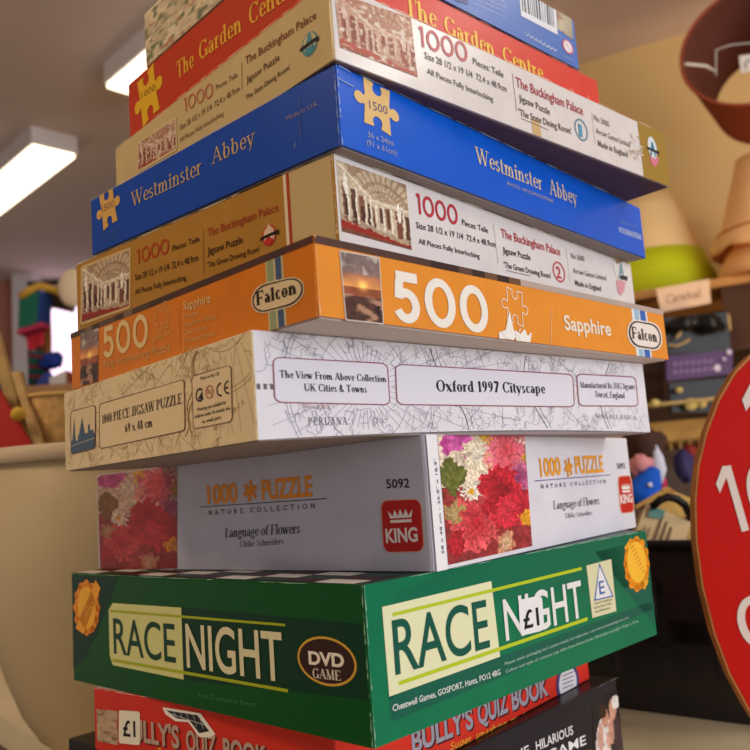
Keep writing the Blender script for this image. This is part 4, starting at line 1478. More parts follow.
p.build('title_panel', 'pale yellow panel with lime rules')
p = Print(b, 'R')
p.text('RACE', (395, 674.5), (489.6, 646.5), 58, (10, 84, 70), bold=.008, layer=5)
p.text('NIGHT', (505.5, 640.5), (583.5, 616), 44, (224, 226, 222), bold=.01, layer=5)
p.build('title_lettering')
p = Print(b, 'R')
p.poly([(586, 565.6), (610.8, 559), (616, 611), (592, 618)], (212, 210, 170), 3)
p.poly([(598.8, 562.5), (613, 596.5), (593.5, 601)], (60, 100, 170), 4)
p.poly([(598.9, 566), (611.2, 595.5), (595, 599.3)], (226, 226, 226), 5)
p.text('E', (599, 594.5), (604.5, 593), 14, (60, 100, 160), bold=.01, layer=6)
for k in range(3):
    p.text(('Exempt from classification', 'by the board of film', 'classification')[k], (594, 604.5 + 4.3 * k), (611.5 - k, 600 + 4.3 * k), 2.6, (90, 100, 80), layer=6)
p.build('rating_card', 'pale card with a blue triangle and an E')
p = Print(b, 'R')
p.ellipse((636.5, 564), 12, 26, (230, 140, 30), 3)
for k in range(12):
    g = k * math.pi / 6
    p.ellipse((636.5 + 10.6 * math.cos(g), 564 + 24 * math.sin(g)), 2.6, 4.2, (232, 146, 34), 3, n=10)
p.poly([(624, 548), (630, 538), (648, 582), (644, 590)], (236, 170, 50), 3)
p.ellipse((636.5, 562), 9.5, 21, (240, 186, 60), 4)
for k in range(8):
    p.line([(630 + k * 1.7, 549 + 3.4 * k), (633.5 + k * 1.5, 545 + 3.6 * k)], .0008, (200, 126, 30), 5)
p.build('award_seal', 'orange and gold seal')
p = Print(b, 'R')
p.text('Cheatwell Games, GOSPORT, Hants, PO12 4BG', (392.5, 711.5), (500, 674.5), 7, (222, 226, 222), bold=.01)
p.text('Please retain packaging and contact details for reference - visit www.cheatwell-games.com', (504.5, 665.5), (628, 618.5), 3.6, (170, 205, 185))
p.text('Colour and style of contents may differ from those shown. All designs copyright. Made in China', (505.5, 673), (638, 622), 3.6, (170, 205, 185))
p.build('small_lettering')
p = Print(b, 'R', .8, 0)
p.rounded(((517.5, 600), (541, 595), (543.5, 630), (519.5, 636)), (226, 226, 228), .16, 8)
p.text('£1', (523, 629), (538.5, 624.5), 19, (30, 30, 34), layer=10, bold=.02)
p.build('price_sticker', 'white sticker reading £1 in black pen')
# the lid flaps folded over on top, black and white chequered print
t = MB()
rx, ly = b.d, b.w
for k in range(10):
    for j in range(3):
        c = [(228, 222, 214), (60, 20, 30), (30, 60, 45)][(k + j) % 3]
        t.use(mat(c, .4))
        x0, x1 = -b.d / 2 + .002 + j * .012, -b.d / 2 + .002 + (j + 1) * .012
        y0, y1 = -b.w / 2 + .008 + k * .027, -b.w / 2 + .008 + (k + 1) * .027
        t.poly([WM[b.root] @ Vector((x, y, b.h + .0002)) for x, y in ((x0, y0), (x1, y0), (x1, y1), (x0, y1))])
t.build('chequered_top_print', b.root)
edge_wear(b, 5, (150, 190, 165), dens=.75)

# ---- silver flower puzzle
b = PBox('jigsaw_box', (.0226, .4073, 51.74, .2880, .2594, -.0434, .0655),
         'silver jigsaw box with a red flower picture, standing on the green box', 'puzzle box',
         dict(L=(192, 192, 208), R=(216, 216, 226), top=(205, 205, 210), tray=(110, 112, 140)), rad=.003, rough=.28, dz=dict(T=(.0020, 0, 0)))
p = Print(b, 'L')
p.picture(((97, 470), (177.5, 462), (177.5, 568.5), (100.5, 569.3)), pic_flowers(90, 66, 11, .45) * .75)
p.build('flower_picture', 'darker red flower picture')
p = Print(b, 'L')
p.text('1000', (208, 503.7), (238, 501.5), 19, (232, 146, 40), bold=.03, layer=4)
p.piece((250.5, 491), 7.2, 10, (226, 138, 36), 4, rot=20)
p.text('PUZZLE', (262.5, 499.5), (313, 495.5), 20, (232, 146, 40), bold=.03, layer=4)
p.line([(200, 507), (327, 498.5)], .0005, (70, 66, 84), 4)
p.build('title_lettering', 'orange title with a puzzle piece')
p = Print(b, 'L')
p.text('NATURE COLLECTION', (208.5, 515.2), (318.7, 508), 4.6, (84, 80, 96), 'stroke', T=.14, t=.14, track=.5)
p.text('Language of Flowers', (225, 537.5), (300, 533), 9.5, (52, 48, 58), 'serif', T=.14, t=.05, slant=.12, track=-.03)
p.text('Ulrike Schneiders', (239.6, 547), (284, 544), 6, (74, 68, 78), 'serif', T=.12, t=.05, slant=.12)
p.text('5092', (387, 488.3), (410, 487.4), 9.5, (40, 36, 40), bold=.01)
p.build('small_lettering')


def king(p, c4, base, hpx, crown):
    p.rounded(((c4[0][0] - 1, c4[0][1] - 1), (c4[1][0] + 1, c4[1][1] - 1), (c4[2][0] + 1, c4[2][1] + 1), (c4[3][0] - 1, c4[3][1] + 1)), (226, 160, 140), .18, 2)
    p.rounded(c4, (188, 30, 30), .16, 3)
    p.quadmap(crown, [(0, .35), (-.06, .95), (.14, .5), (.25, 1.0), (.38, .5), (.5, 1.05), (.62, .5), (.75, 1.0), (.86, .5), (1.06, .95), (1, .35)], (238, 230, 226), 4)
    p.quadmap(crown, [(0, 0), (1, 0), (1, .22), (0, .22)], (238, 230, 226), 4)
    p.text('KING', base[0], base[1], hpx, (238, 230, 226), bold=.03, layer=4)


p = Print(b, 'L')
king(p, ((381.5, 501), (420.5, 499.5), (424, 551), (384.5, 552)), ((386.5, 542.5), (418.5, 541)), 14, ((389.5, 510), (411.5, 508.5), (412, 522), (391, 523)))
p.build('maker_badge', 'red badge with a white crown and white letters')
p = Print(b, 'R')
p.spanrect((437, 572), (447.5, 567), (232, 232, 238), 0, 1, 0)
p.build('white_margin')
p = Print(b, 'R')
A_, B_ = b.uv('R', 443.7, 563), b.uv('R', 433.5, 452)
polys, wd = sans_text('68 x 48 cm - 26.8" x 18.9"  ')
um = b.uv('R', 443.5, 560)[0]
p.mb.use(mat((60, 56, 70), .4))
v0_, v1_ = .008, b.h - .012
sc = (v1_ - v0_) / wd
for q in polys:
    p.mb.poly([p.P(p.clampuv((um + .0008 - y * .0022, v0_ + x * sc)), 2) for x, y in q])
p.build('size_lettering')
p = Print(b, 'R')
p.picture(((436.5, 430), (523.5, 425), (532, 546), (448, 565)), pic_flowers())
p.build('flower_picture', 'pink and red flower picture')
p = Print(b, 'R')
p.text('1000', (540.3, 476.4), (561, 474), 18.5, (232, 160, 60), bold=.03, layer=4)
p.piece((568.2, 467.5), 4.4, 9, (222, 150, 50), 4, rot=12)
p.text('PUZZLE', (575.5, 473.5), (603.5, 471.5), 18, (232, 160, 60), bold=.03, layer=4)
p.line([(534, 481), (610, 474.8)], .0005, (80, 84, 140), 4)
p.build('title_lettering', 'orange title with a puzzle piece')
p = Print(b, 'R')
p.text('NATURE COLLECTION', (540.5, 488.6), (607, 482.8), 4, (80, 80, 110), 'stroke', T=.14, t=.14, track=.5)
p.text('Language of Flowers', (553, 509.5), (599, 504), 8.5, (66, 62, 74), 'serif', T=.12, t=.04, slant=.12, track=-.03)
p.text('Ulrike Schneiders', (565, 518.3), (592, 514.7), 5, (90, 86, 98), 'serif', T=.11, t=.04, slant=.12)
p.text('5092', (617, 469), (625, 468.3), 6, (70, 66, 74), bold=.01)
p.build('small_lettering')
p = Print(b, 'R')
king(p, ((618, 477), (630, 476), (633.5, 511.5), (621, 513)), ((620.5, 503.5), (632, 502)), 9, ((621, 483.5), (629, 483), (629.8, 492), (622, 492.7)))
p.build('maker_badge', 'red badge with a white crown and white letters')

# ---- Oxford cityscape
b = PBox('jigsaw_box', (-.0508, .3421, 42.27, .2068, .3149, .0221, .0476),
         'white jigsaw box printed with an old map, lying on the silver flower box', 'puzzle box',
         dict(L=(226, 206, 164), R=(224, 222, 230), top=(222, 215, 200), tray=(150, 138, 140)), rough=.4, coat=.1, dz=dict(bow=.0027))  # white card: warm light painted into L, cool daylight into R


def squig(p, u, v, n, step, col, wd, seed, layer=1, box=None):
    r = random.Random(seed)
    a = r.uniform(0, 6.28)
    pts = [Vector((u, v))]
    for _ in range(n):
        a += r.uniform(-1.1, 1.1)
        pts.append(pts[-1] + Vector((math.cos(a), math.sin(a))) * step)
    p.line(pts, wd, col, layer, uvs=True)


for face, ink, centre in (('L', (168, 140, 100), (.185, .07)), ('R', (150, 146, 160), (.062, .024))):
    p = Print(b, face, .4, .1)
    W, hh = (b.w if face == 'L' else b.d), b.h
    rnd = random.Random(21 if face == 'L' else 4)
    for cx, cy, n in ((centre[0], centre[1], 40), (centre[0] + (.12 if face == 'R' else -.11), -.05, 26)):
        for k in range(n):
            a = 2 * math.pi * k / n
            p.line([(cx + math.cos(a) * r_, cy + math.sin(a) * r_) for r_ in np.linspace(.012, .11, 12)], .00022, ink, 1, uvs=True)
        for r_ in (.028, .045, .047, .075, .1):
            p.line([(cx + math.cos(i * .06) * r_, cy + math.sin(i * .06) * r_) for i in range(106)], .00028, ink, 1, uvs=True)
    for k in range(240 if face == 'R' else 130):
        squig(p, rnd.uniform(.004, W - .004), rnd.choice((rnd.uniform(.001, .012), rnd.uniform(.037, .047), rnd.uniform(0, .047))), rnd.randint(14, 40), .0006, ink, .00022, k)
    if face == 'R':
        for k in range(3):
            u0 = .12 + .075 * k
            pts = [Vector((u0 + .012 * math.cos(i * .12 + k), hh * i / 26)) for i in range(1, 26)]
            p.line(pts, .0006, (90, 88, 96), 1, uvs=True)
            p.line([q + Vector((.004, 0)) for q in pts], .0003, (120, 116, 126), 1, uvs=True)
        for k in range(5):
            p.polyuv([(.001 + .0034 * k, .022), (.0028 + .0034 * k, .0218), (.0028 + .0034 * k, .0242), (.001 + .0034 * k, .0244)], (110, 100, 104), 1)
        p.text('PERUANA', (308, 425.5), (348, 424.6), 8, (120, 114, 122), 'serif', track=.12, layer=2)
        p.text('INSULA ARABUM', (302, 408.5), (330, 409), 4, (170, 130, 130), 'serif', layer=1)
        p.text('MAGALLANICA', (595, 418), (637, 420), 4.5, (140, 130, 134), 'serif', track=.1, layer=2)
    else:
        p.line([(196 - 3 * math.sin(k * .5) - k * .3, 351 + k * 4.1) for k in range(22)], .0013, (176, 146, 100), 1)
        p.line([(198 - 2.4 * math.sin(k * .6) - k * .6, 351 + k * 4.1) for k in range(22)], .0007, (140, 112, 74), 1)
        p.text('MARE DEL', (214, 432), (246, 402), 5, (150, 122, 84), 'serif', track=.3, layer=1)
    p.build('map_print', 'faint engraved map lines')
LB = (118, 84, 58)
p = Print(b, 'L', .4, .1)
p.label(((70.5, 411), (96.5, 404.6), (96, 448.5), (71, 455)), (222, 200, 158), LB, 1.0, .1)
p.label(((99.3, 403.7), (185, 379), (186, 431), (99.6, 449.3)), (228, 206, 164), LB, 1.0, .08, asp=2.2)
p.label(((191.7, 376), (232, 364.3), (233.3, 422), (193.4, 429.5)), (228, 206, 164), LB, 1.0, .1)
p.build('title_labels', 'rounded cream label panels with brown rims')
p = Print(b, 'L', .4, .1)
sk = [(0, 0), (1, 0), (1, .36), (.94, .36), (.94, .44), (.8, .44), (.8, .56), (.76, .62), (.72, .56), (.72, .4), (.6, .4), (.56, .52), (.5, .68), (.47, .82), (.44, .68), (.38, .52), (.34, .4), (.3, .4), (.3, .28), (.2, .28), (.17, .5), (.13, .86), (.09, .5), (.05, .3), (0, .3)]
p.quadmap(((71.7, 412), (95.7, 406), (95.3, 447.3), (71.8, 454)), sk, (62, 88, 116), 5)
p.quadmap(((71.7, 412), (95.7, 406), (95.3, 447.3), (71.8, 454)), [(0, .17), (1, .21), (1, .24), (0, .2)], (150, 150, 140), 6)
p.build('skyline_emblem', 'blue city skyline')
p = Print(b, 'L', .4, .1)
p.text('1000 PIECE JIGSAW PUZZLE', (102.6, 424), (183.2, 403.3), 9, (66, 46, 34), 'serif', T=.2, t=.06, layer=5)
p.text('69 x 48 cm', (125.6, 432.5), (153.5, 426.5), 8.5, (70, 50, 38), 'serif', T=.2, t=.06, layer=5)
p.build('size_lettering')
p = Print(b, 'L', .4, .1)
K = (48, 34, 26)
p.text('Made in the UK', (201, 380.3), (220.5, 375.2), 4, K, layer=5)
p.ellipse((200.5, 395), 4.3, 7, K, 5, a0=40, a1=330, inner=.72)
p.poly([(198.5, 399), (203, 391), (203.8, 399.5)], K, 5)
p.ellipse((210.3, 392), 4.2, 6.8, (170, 70, 56), 5, inner=.82)
p.line([(207.8, 387.5), (212.8, 396.5)], .0004, (170, 70, 56), 6)
p.text('0-3', (208, 394.2), (212.8, 392.9), 4.5, (150, 70, 56), layer=6)
p.ellipse((221.5, 389.5), 4.4, 7, K, 5, a0=80, a1=280, inner=.72)
p.ellipse((229, 387.2), 4.4, 7, K, 5, a0=80, a1=280, inner=.72)
p.line([(225.5, 388.3), (229, 387.2)], .0008, K, 6)
for k, tx in enumerate(('Warning not suitable for', 'children under 36 months due', 'to small parts')):
    p.text(tx, ((198, 411.5), (195.5, 418.5), (203, 423.5))[k], ((227, 403.8), (231, 409.5), (222, 418.6))[k], 3.8, K, bold=.01, layer=5)
p.build('safety_lettering')
LR = (150, 90, 104)
p = Print(b, 'R', .4, .1)
p.label(((272, 356.6), (387.6, 363), (390.3, 405.6), (274, 403)), (222, 220, 232), LR, 1.3, .14, asp=2.0)
p.label(((394.4, 363.7), (573, 374), (574.6, 407.6), (396.2, 405.3)), (222, 220, 232), LR, 1.2, .14, asp=3.4)
p.label(((575.6, 373.5), (635.6, 376.5), (638.6, 406.8), (578, 406.5)), (222, 220, 232), LR, 1.2, .14, asp=1.6)
p.build('title_labels', 'rounded pale label panels with pink rims')
p = Print(b, 'R', .4, .1)
D = (42, 38, 54)
p.text('The View From Above Collection', (279, 377.8), (386, 382.3), 7.6, D, 'serif', T=.2, t=.07, layer=5)
p.text('UK Cities & Towns', (303.6, 391.2), (366.5, 392.7), 7.6, D, 'serif', T=.2, t=.07, layer=5)
p.text('Oxford 1997 Cityscape', (435.5, 391.5), (545, 393.5), 11.4, D, 'serif', T=.21, t=.07, layer=5)
p.text('Manufactured By JHG Jigsaws', (579.8, 387.8), (634.6, 389.5), 6, D, 'serif', T=.18, t=.06, layer=5)
p.text('Dorset, England', (595, 397.2), (624.5, 398.4), 6, D, 'serif', T=.18, t=.06, layer=5)
p.build('title_lettering')
edge_wear(b, 6, (236, 230, 220), where=('F',), dens=.3)

# ---- orange Falcon box
b = PBox('jigsaw_box', (-.0211, .3283, 45.29, .2266, .3129, .0699, .0351),
         'orange 500 piece jigsaw box with sunset pictures, on the white map box', 'puzzle box',
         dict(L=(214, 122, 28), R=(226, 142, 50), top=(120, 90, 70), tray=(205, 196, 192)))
hh = b.h


def band(p, fu, fv, col, face, wobble=0.0, layer=1):
    W = b.w if face == 'L' else b.d
    p.polyuv([(W * fu[0], hh * fv[0]), (W * fu[1], hh * fv[0]), (W * fu[1], hh * fv[1]), (W * fu[0], hh * fv[1])], col, layer)


p = Print(b, 'L')
rnd = random.Random(3)
for k in range(24):
    c = rnd.choice([(96, 72, 56), (84, 62, 48), (118, 100, 76), (74, 52, 44)]) if k < 12 else (80 + rnd.randint(-6, 6), 54, 48)
    band(p, (k / 24, (k + 1) / 24), (.895, 1), c, 'L')
p.build('picture_wrap', 'dark strip of cover picture folded over the top edge, with painted grey glare')
p = Print(b, 'R')
for k in range(30):
    c = (84, 58, 52) if k < 7 else rnd.choice([(60, 44, 42), (110, 78, 56), (96, 70, 60)]) if k < 14 else (176 + rnd.randint(-8, 8), 160, 150)  # the grey stretch is glare painted along the lid edge
    band(p, (k / 30, (k + 1) / 30), (.89, 1), c, 'R')
p.build('picture_wrap', 'dark strip of cover picture folded over the top edge, with painted grey glare')
p = Print(b, 'L')
p.picture(((80.7, 333.5), (99, 328), (98.3, 381.5), (80.7, 386)), pic_sunset())
p.build('sunset_picture')
CR = (226, 196, 136)
p = Print(b, 'L')
p.text('5OO', (103.5, 358.5), (150.5, 345), 31, CR, 'stroke', T=.17, t=.17, layer=3, track=.02)
p.text('Fully Interlocking Puzzle', (104.5, 368), (171, 350.5), 8, (214, 170, 100), layer=3)
p.text('pieces', (154, 341.5), (171, 334), 5.5, (214, 170, 100), layer=3)
p.piece((162.5, 317), 8.5, 13.5, (214, 170, 100), 3, rot=8, outline=.0005)
p.line([(180, 307), (180.5, 348)], .0003, (190, 110, 40), 3)
p.text('Sapphire', (184, 310.5), (211, 302), 9.5, (224, 190, 128), layer=3, bold=.01)
for k, (tx, x1) in enumerate((('Puzzle', 198), ('Sapphire-Puzzle', 217), ('Casse-tete', 207), ('Rompecabezas', 217), ('Puzzel', 200))):
    p.text(tx, (184, 319 + 8.2 * k), (x1, 319 + 8.2 * k - (x1 - 184) * .26), 5.4, (214, 170, 100), layer=3)
p.build('title_lettering')


def falcon(p, face, stripes, lz, base, hpx, fill):
    for si, (a, c, col) in enumerate(stripes):
        ua, ub = b.uv(face, *a)[0], b.uv(face, *c)[0]
        p.polyuv([(ua, 0.0002), (ub, 0.0002), (ub, hh * .89), (ua, hh * .89)], col, 1 if si == 0 else 2)
    for k, col in ((1.3, fill), (0, (52, 38, 34)), (-1.6, fill)):
        (a, c, d, e) = lz
        p.rounded(((a[0] - k, a[1] - k), (c[0] + k, c[1] - k), (d[0] + k, d[1] + k), (e[0] - k, e[1] + k)), col, .48, {1.3: 3, 0: 4, -1.6: 5}[k], asp=1.65)
    p.text('Falcon', base[0], base[1], hpx, (40, 28, 24), 'serif', T=.25, t=.1, layer=6, track=.02)


p = Print(b, 'L')
falcon(p, 'L', (((267.5, 300), (285.5, 300), (204, 190, 140)), ((269, 300), (275.5, 300), (150, 160, 120)), ((277.5, 300), (283.5, 300), (70, 88, 124))),
       ((253, 287.5), (303.5, 275), (303.5, 302.5), (253, 315)), ((257, 306), (298, 293.5)), 13.5, (222, 200, 160))
p.build('maker_badge', 'cream lozenge over blue and green stripes')
p = Print(b, 'R')
p.picture(((339.3, 251), (378.6, 258), (383, 324), (345.5, 320)), pic_sunset(n=46, m=36))
for a, c in (((339.3, 251), (378.6, 258)), ((378.6, 258), (383, 324)), ((339.3, 251), (345.5, 320)), ((345.5, 320), (383, 324))):
    p.line([a, c], .0005, (215, 205, 195), 4)
p.build('sunset_picture')
p = Print(b, 'R')
p.text('5OO', (393.5, 320.5), (491.5, 334), 50, (236, 230, 220), 'stroke', T=.2, t=.18, layer=3, track=.0)
p.text('Sapphire', (564.5, 329.5), (611, 335.8), 15, (232, 222, 206), layer=3, bold=.02)
p.piece((514.5, 307), 12.5, 17, (236, 224, 204), 3, rot=-6, outline=.0006)
p.line([(546.5, 283.5), (551.5, 308), (550.5, 345)], .0004, (232, 205, 165), 3)
p.text('pieces', (502, 337), (530, 341), 7, (228, 190, 130), layer=3)
p.build('title_lettering')
p = Print(b, 'R', .8, 0)
rnd = random.Random(9)
for a in ([(499, 341), (498, 333), (505, 330), (509, 311), (513, 330), (516, 336), (513, 343), (507, 339)],
          [(514, 330), (520, 334), (524, 329), (527, 336), (531, 333), (530, 344), (521, 343), (516, 345)]):
    p.poly(a, (236, 232, 226), 5)
for k in range(14):
    x, y = rnd.uniform(500, 531), rnd.uniform(328, 343)
    p.poly([(x, y), (x + rnd.uniform(1, 3), y - rnd.uniform(1, 3)), (x + rnd.uniform(1, 3), y + 2)], (232, 226, 218), 6)
p.build('torn_patch', 'white patch where the paper is torn off')
p = Print(b, 'R')
falcon(p, 'R', (((633.5, 330), (648.5, 330), (222, 226, 226)), ((636, 330), (640.5, 330), (150, 185, 210)), ((641.5, 330), (647, 330), (50, 100, 180))),
       ((627.5, 319.5), (659.5, 325), (661.5, 350.5), (629, 346)), ((631.5, 338.5), (657, 342.5)), 11.5, (230, 220, 210))
p.build('maker_badge', 'white lozenge over blue stripes')
edge_wear(b, 7, (225, 190, 140), where=('F',), dens=.35)


# ---- the two Buckingham Palace boxes
def palace_left(b, o, pic, base, red, line_pts, badge, black, red2):
    p = Print(b, 'L')
    if pic[0]:
        for k in range(4):
            p.line([pic[0][k], pic[0][(k + 1) % 4]], .0016, pic[2], 3)
    p.picture(pic[0], pic[1], 2)
    p.build('room_picture')
    p = Print(b, 'L')
    for tx, a, c, h_, col, f in base:
        if f == 'o': p.text(tx, a, c, h_, col, 'stroke', T=.13, t=.13, layer=3, track=-.03)
        else: p.text(tx, a, c, h_, col, layer=3, bold=.008)
    p.line(line_pts, .00035, (120, 70, 40), 3)
    p.build('title_lettering')


def arrow_badge(p, c, rx, ry, disc, letter, extra=None, arrow=(38, 32, 34)):
    p.ellipse(c, rx, ry, disc, 3)
    p.quadmap(((c[0] - rx * .7, c[1] - ry * .8), (c[0] + rx * .7, c[1] - ry * .8), (c[0] + rx * .7, c[1] + ry * .7), (c[0] - rx * .7, c[1] + ry * .7)),
              [(.0, 0), (.4, 1), (.6, 1), (1, 0), (.76, 0), (.68, .25), (.32, .25), (.24, 0)], letter, 4)
    sgn = 1


b = PBox('jigsaw_box', (-.0115, .3503, 49.68, .2212, .3190, .1052, .0438),
         'gold and white jigsaw box with a palace room picture, between the orange and blue boxes', 'puzzle box',
         dict(L=(172, 124, 50), R=(218, 212, 212), top=(190, 170, 130), tray=(120, 100, 80)))
b6 = b
RED = (178, 62, 62)
p = Print(b, 'L')
p.spanrect((290.5, 205), (333, 190), (198, 172, 122), 0, 1, 0)
p.spanrect((284.6, 205), (287.6, 205), (226, 210, 176), 0, 1, 1)
p.spanrect((287.6, 205), (290.8, 205), (170, 62, 34), 0, 1, 1)
p.build('cream_end_band', 'cream band with a red stripe near the front corner')
PL = [(82, 267.5), (130.4, 248.5), (130, 307), (81.5, 324)]
palace_left(b, 0, (PL, pic_palace(48, 48), (206, 176, 122)), (
    ('1OOO', (137, 264.5), (170, 252.5), 14.5, (176, 62, 34), 'o'),
    ('Pieces: Teile', (173, 251.3), (200, 241.3), 6, (66, 38, 18), ''),
    ('Size 28 1/2 x 19 1/4  72.4 x 48.9cm', (135.5, 280.5), (198.5, 260.5), 6.5, (70, 40, 18), ''),
    ('All Pieces Fully Interlocking', (135.5, 294.6), (186.5, 279.8), 5.5, (72, 42, 18), ''),
    ('The Buckingham Palace', (208, 237), (278.8, 210.8), 8.5, (168, 66, 34), ''),
    ('Jigsaw Puzzle', (208, 255), (243.5, 242.8), 7.5, (62, 36, 16), ''),
    ("'The Green Drawing Room'", (208, 268), (260.5, 251.3), 6, (76, 46, 20), '')),
    None, [(203.7, 229), (204.3, 274)], None, None, None)
p = Print(b, 'L')
p.ellipse((269.5, 235.5), 7, 10.5, (196, 46, 36), 3)
p.ellipse((269.5, 235.5), 5.6, 9, (222, 196, 170), 4)
p.ellipse((269.3, 241), 4.5, 3.8, (190, 50, 40), 5)
p.quadmap(((265, 226), (274, 224), (274, 238), (265, 240)), [(.0, 0), (.38, 1), (.62, 1), (1, 0), (.74, 0), (.66, .3), (.34, .3), (.26, 0)], (222, 196, 170), 6)
p.poly([(260, 241.5), (262, 237.5), (277, 230.5), (279.5, 229), (279.5, 234), (276.5, 234), (263, 240)], (34, 22, 18), 7)
p.build('arrow_emblem', 'round red emblem crossed by a black arrow')
p = Print(b, 'R')
q4 = ((336, 159.8), (405.7, 185), (411.6, 250), (341.7, 231.3))
p.picture(q4, pic_palace(72, 72))
p.build('room_picture')
p = Print(b, 'R')
p.text('1OOO', (416, 213.3), (458.5, 225.7), 20, (184, 54, 70), 'stroke', T=.16, t=.16, layer=3, track=-.03)
INK = (66, 58, 62)
p.text('Pieces: Teile', (462, 225), (488, 233.3), 6, INK, layer=3, bold=.01)
p.text('Size 28 1/2 x 19 1/4  72.4 x 48.9cm', (416, 228), (495.5, 247.5), 6.5, INK, layer=3, bold=.01)
p.text('All Pieces Fully Interlocking', (418.5, 243.6), (479.5, 258.6), 5.5, INK, layer=3, bold=.01)
p.line([(493, 224), (498, 265)], .0003, (150, 130, 135), 3)
p.text('The Buckingham Palace', (501, 237.3), (560.3, 255.8), 9, (182, 60, 74), layer=3, bold=.012)
p.text('Jigsaw Puzzle', (502.7, 253), (530.5, 260.5), 6.5, INK, layer=3, bold=.012)
p.text("'The Green Drawing Room'", (504, 267.5), (551, 278.7), 6, INK, layer=3, bold=.01)
p.line([(506, 270.5), (530, 276)], .0003, INK, 3)
p.ellipse((558.7, 272), 5.8, 10, (190, 60, 76), 3, inner=.84)
p.text('2', (556.4, 277.4), (561.2, 278.7), 11.5, (190, 50, 66), layer=3, bold=.02)
p.line([(565.7, 248.5), (569.7, 282.5)], .0003, (150, 130, 135), 3)
p.text('No 5000', (571, 258.2), (584.3, 261.5), 5.5, INK, layer=3)
p.text('Arrow Games Limited', (573, 273), (606, 280.6), 5.5, INK, layer=3)
p.text('Made in England', (575, 285.2), (601, 291.3), 5.5, INK, layer=3, bold=.012)
p.build('title_lettering')
p = Print(b, 'R')
p.ellipse((620.5, 268), 7, 12.5, (228, 224, 222), 3)
p.quadmap(((617, 262), (623.6, 264), (624.5, 280), (618, 278)), [(.0, 0), (.38, 1), (.62, 1), (1, 0), (.74, 0), (.66, .3), (.34, .3), (.26, 0)], (120, 158, 170), 4)
p.poly([(616, 280), (625, 282), (624, 291), (620.5, 296), (617.5, 292)], (214, 150, 162), 4)
p.poly([(619.5, 275), (627, 276.5), (627, 281), (620, 279.5)], (40, 50, 60), 5)
p.poly([(613, 258), (619, 256), (623, 262), (616, 264)], (150, 120, 90), 4)
p.build('arrow_emblem', 'scuffed emblem, blue above and pink below')
edge_wear(b, 8, (236, 226, 208), dens=.7)

# ---- blue Westminster Abbey
b = PBox('jigsaw_box', (-.0076, .3440, 48.51, .2129, .3173, .1492, .0385),
         'blue jigsaw box with gold lettering between the two palace picture boxes', 'puzzle box',
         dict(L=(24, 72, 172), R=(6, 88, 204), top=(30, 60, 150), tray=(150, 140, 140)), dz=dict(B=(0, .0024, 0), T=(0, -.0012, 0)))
YG = (204, 170, 116)
p = Print(b, 'L')
p.piece((108.5, 208), 12.2, 19, (214, 168, 92), 3, rot=9)
p.build('puzzle_emblem', 'gold puzzle piece')
p = Print(b, 'L')
p.text('1500', (102.5, 212.5), (114.5, 206.5), 7, (120, 92, 80), layer=4)
p.text('36 x 24ins', (103, 237), (117, 232), 3.5, (76, 100, 150), layer=3)
p.text('(91 x 61cm)', (102, 243), (117, 238), 3.5, (76, 100, 150), layer=3)
p.text('Westminster', (132, 207), (202.5, 173.3), 14.5, YG, 'serif', T=.11, t=.05, layer=3)
p.text('Abbey', (212.5, 164.5), (256, 143.5), 16, YG, 'serif', T=.11, t=.05, layer=3, track=.06)
p.build('title_lettering', 'gold title')
p = Print(b, 'L')
p.text('Made in U.K.', (287, 121), (319, 105), 5, (150, 140, 150), layer=3)
p.build('small_lettering')
p = Print(b, 'R')
p.piece((376.8, 106.5), 21, 22.5, (222, 184, 120), 3, rot=-4)
p.build('puzzle_emblem', 'gold puzzle piece')
p = Print(b, 'R')
p.text('1500', (369, 109), (387.2, 115.2), 9, (60, 66, 120), layer=4)
p.text('36 x 24ins', (367.5, 137), (393.5, 146.3), 6, (160, 165, 190), layer=3)
p.text('(91 x 61cm)', (366.5, 145), (396.5, 156), 6, (160, 165, 190), layer=3)
p.text('Westminster', (476, 162.5), (542.5, 190.5), 15.5, (226, 200, 160), 'serif', T=.13, t=.05, layer=3)
p.text('Abbey', (549.5, 194), (577.5, 205.5), 15, (226, 200, 160), 'serif', T=.13, t=.05, layer=3, track=.06)
p.text('PHOTO: WOODMANSTERNE', (507, 185.2), (553, 203), 3.6, (176, 170, 180), layer=3)
p.build('title_lettering', 'gold title')
p = Print(b, 'R')
p.text('Made in U.K.', (620.5, 223), (637, 228.5), 3.4, (110, 140, 210), layer=3)
p.text('WOODMANSTERNE', (618.5, 232), (641, 240), 5.5, (170, 190, 230), layer=3, bold=.03)
p.build('small_lettering')
p = Print(b, 'R', .8, 0)
p.line([(337, 78), (342, 81), (353, 87)], .0006, (140, 165, 215), 5)
p.line([(338, 66), (346, 70), (350, 73)], .0008, (110, 145, 215), 5)
p.build('crease_scuffs')
p = Print(b, 'L', .8, 0)
p.line([(300, 96), (301, 110), (300, 122), (302, 140)], .0004, (90, 105, 150), 5)
p.line([(296, 143), (295, 148)], .0006, (120, 135, 170), 5)
p.build('crease_scuffs')
edge_wear(b, 9, (150, 170, 210), dens=.85, wd=.0008)

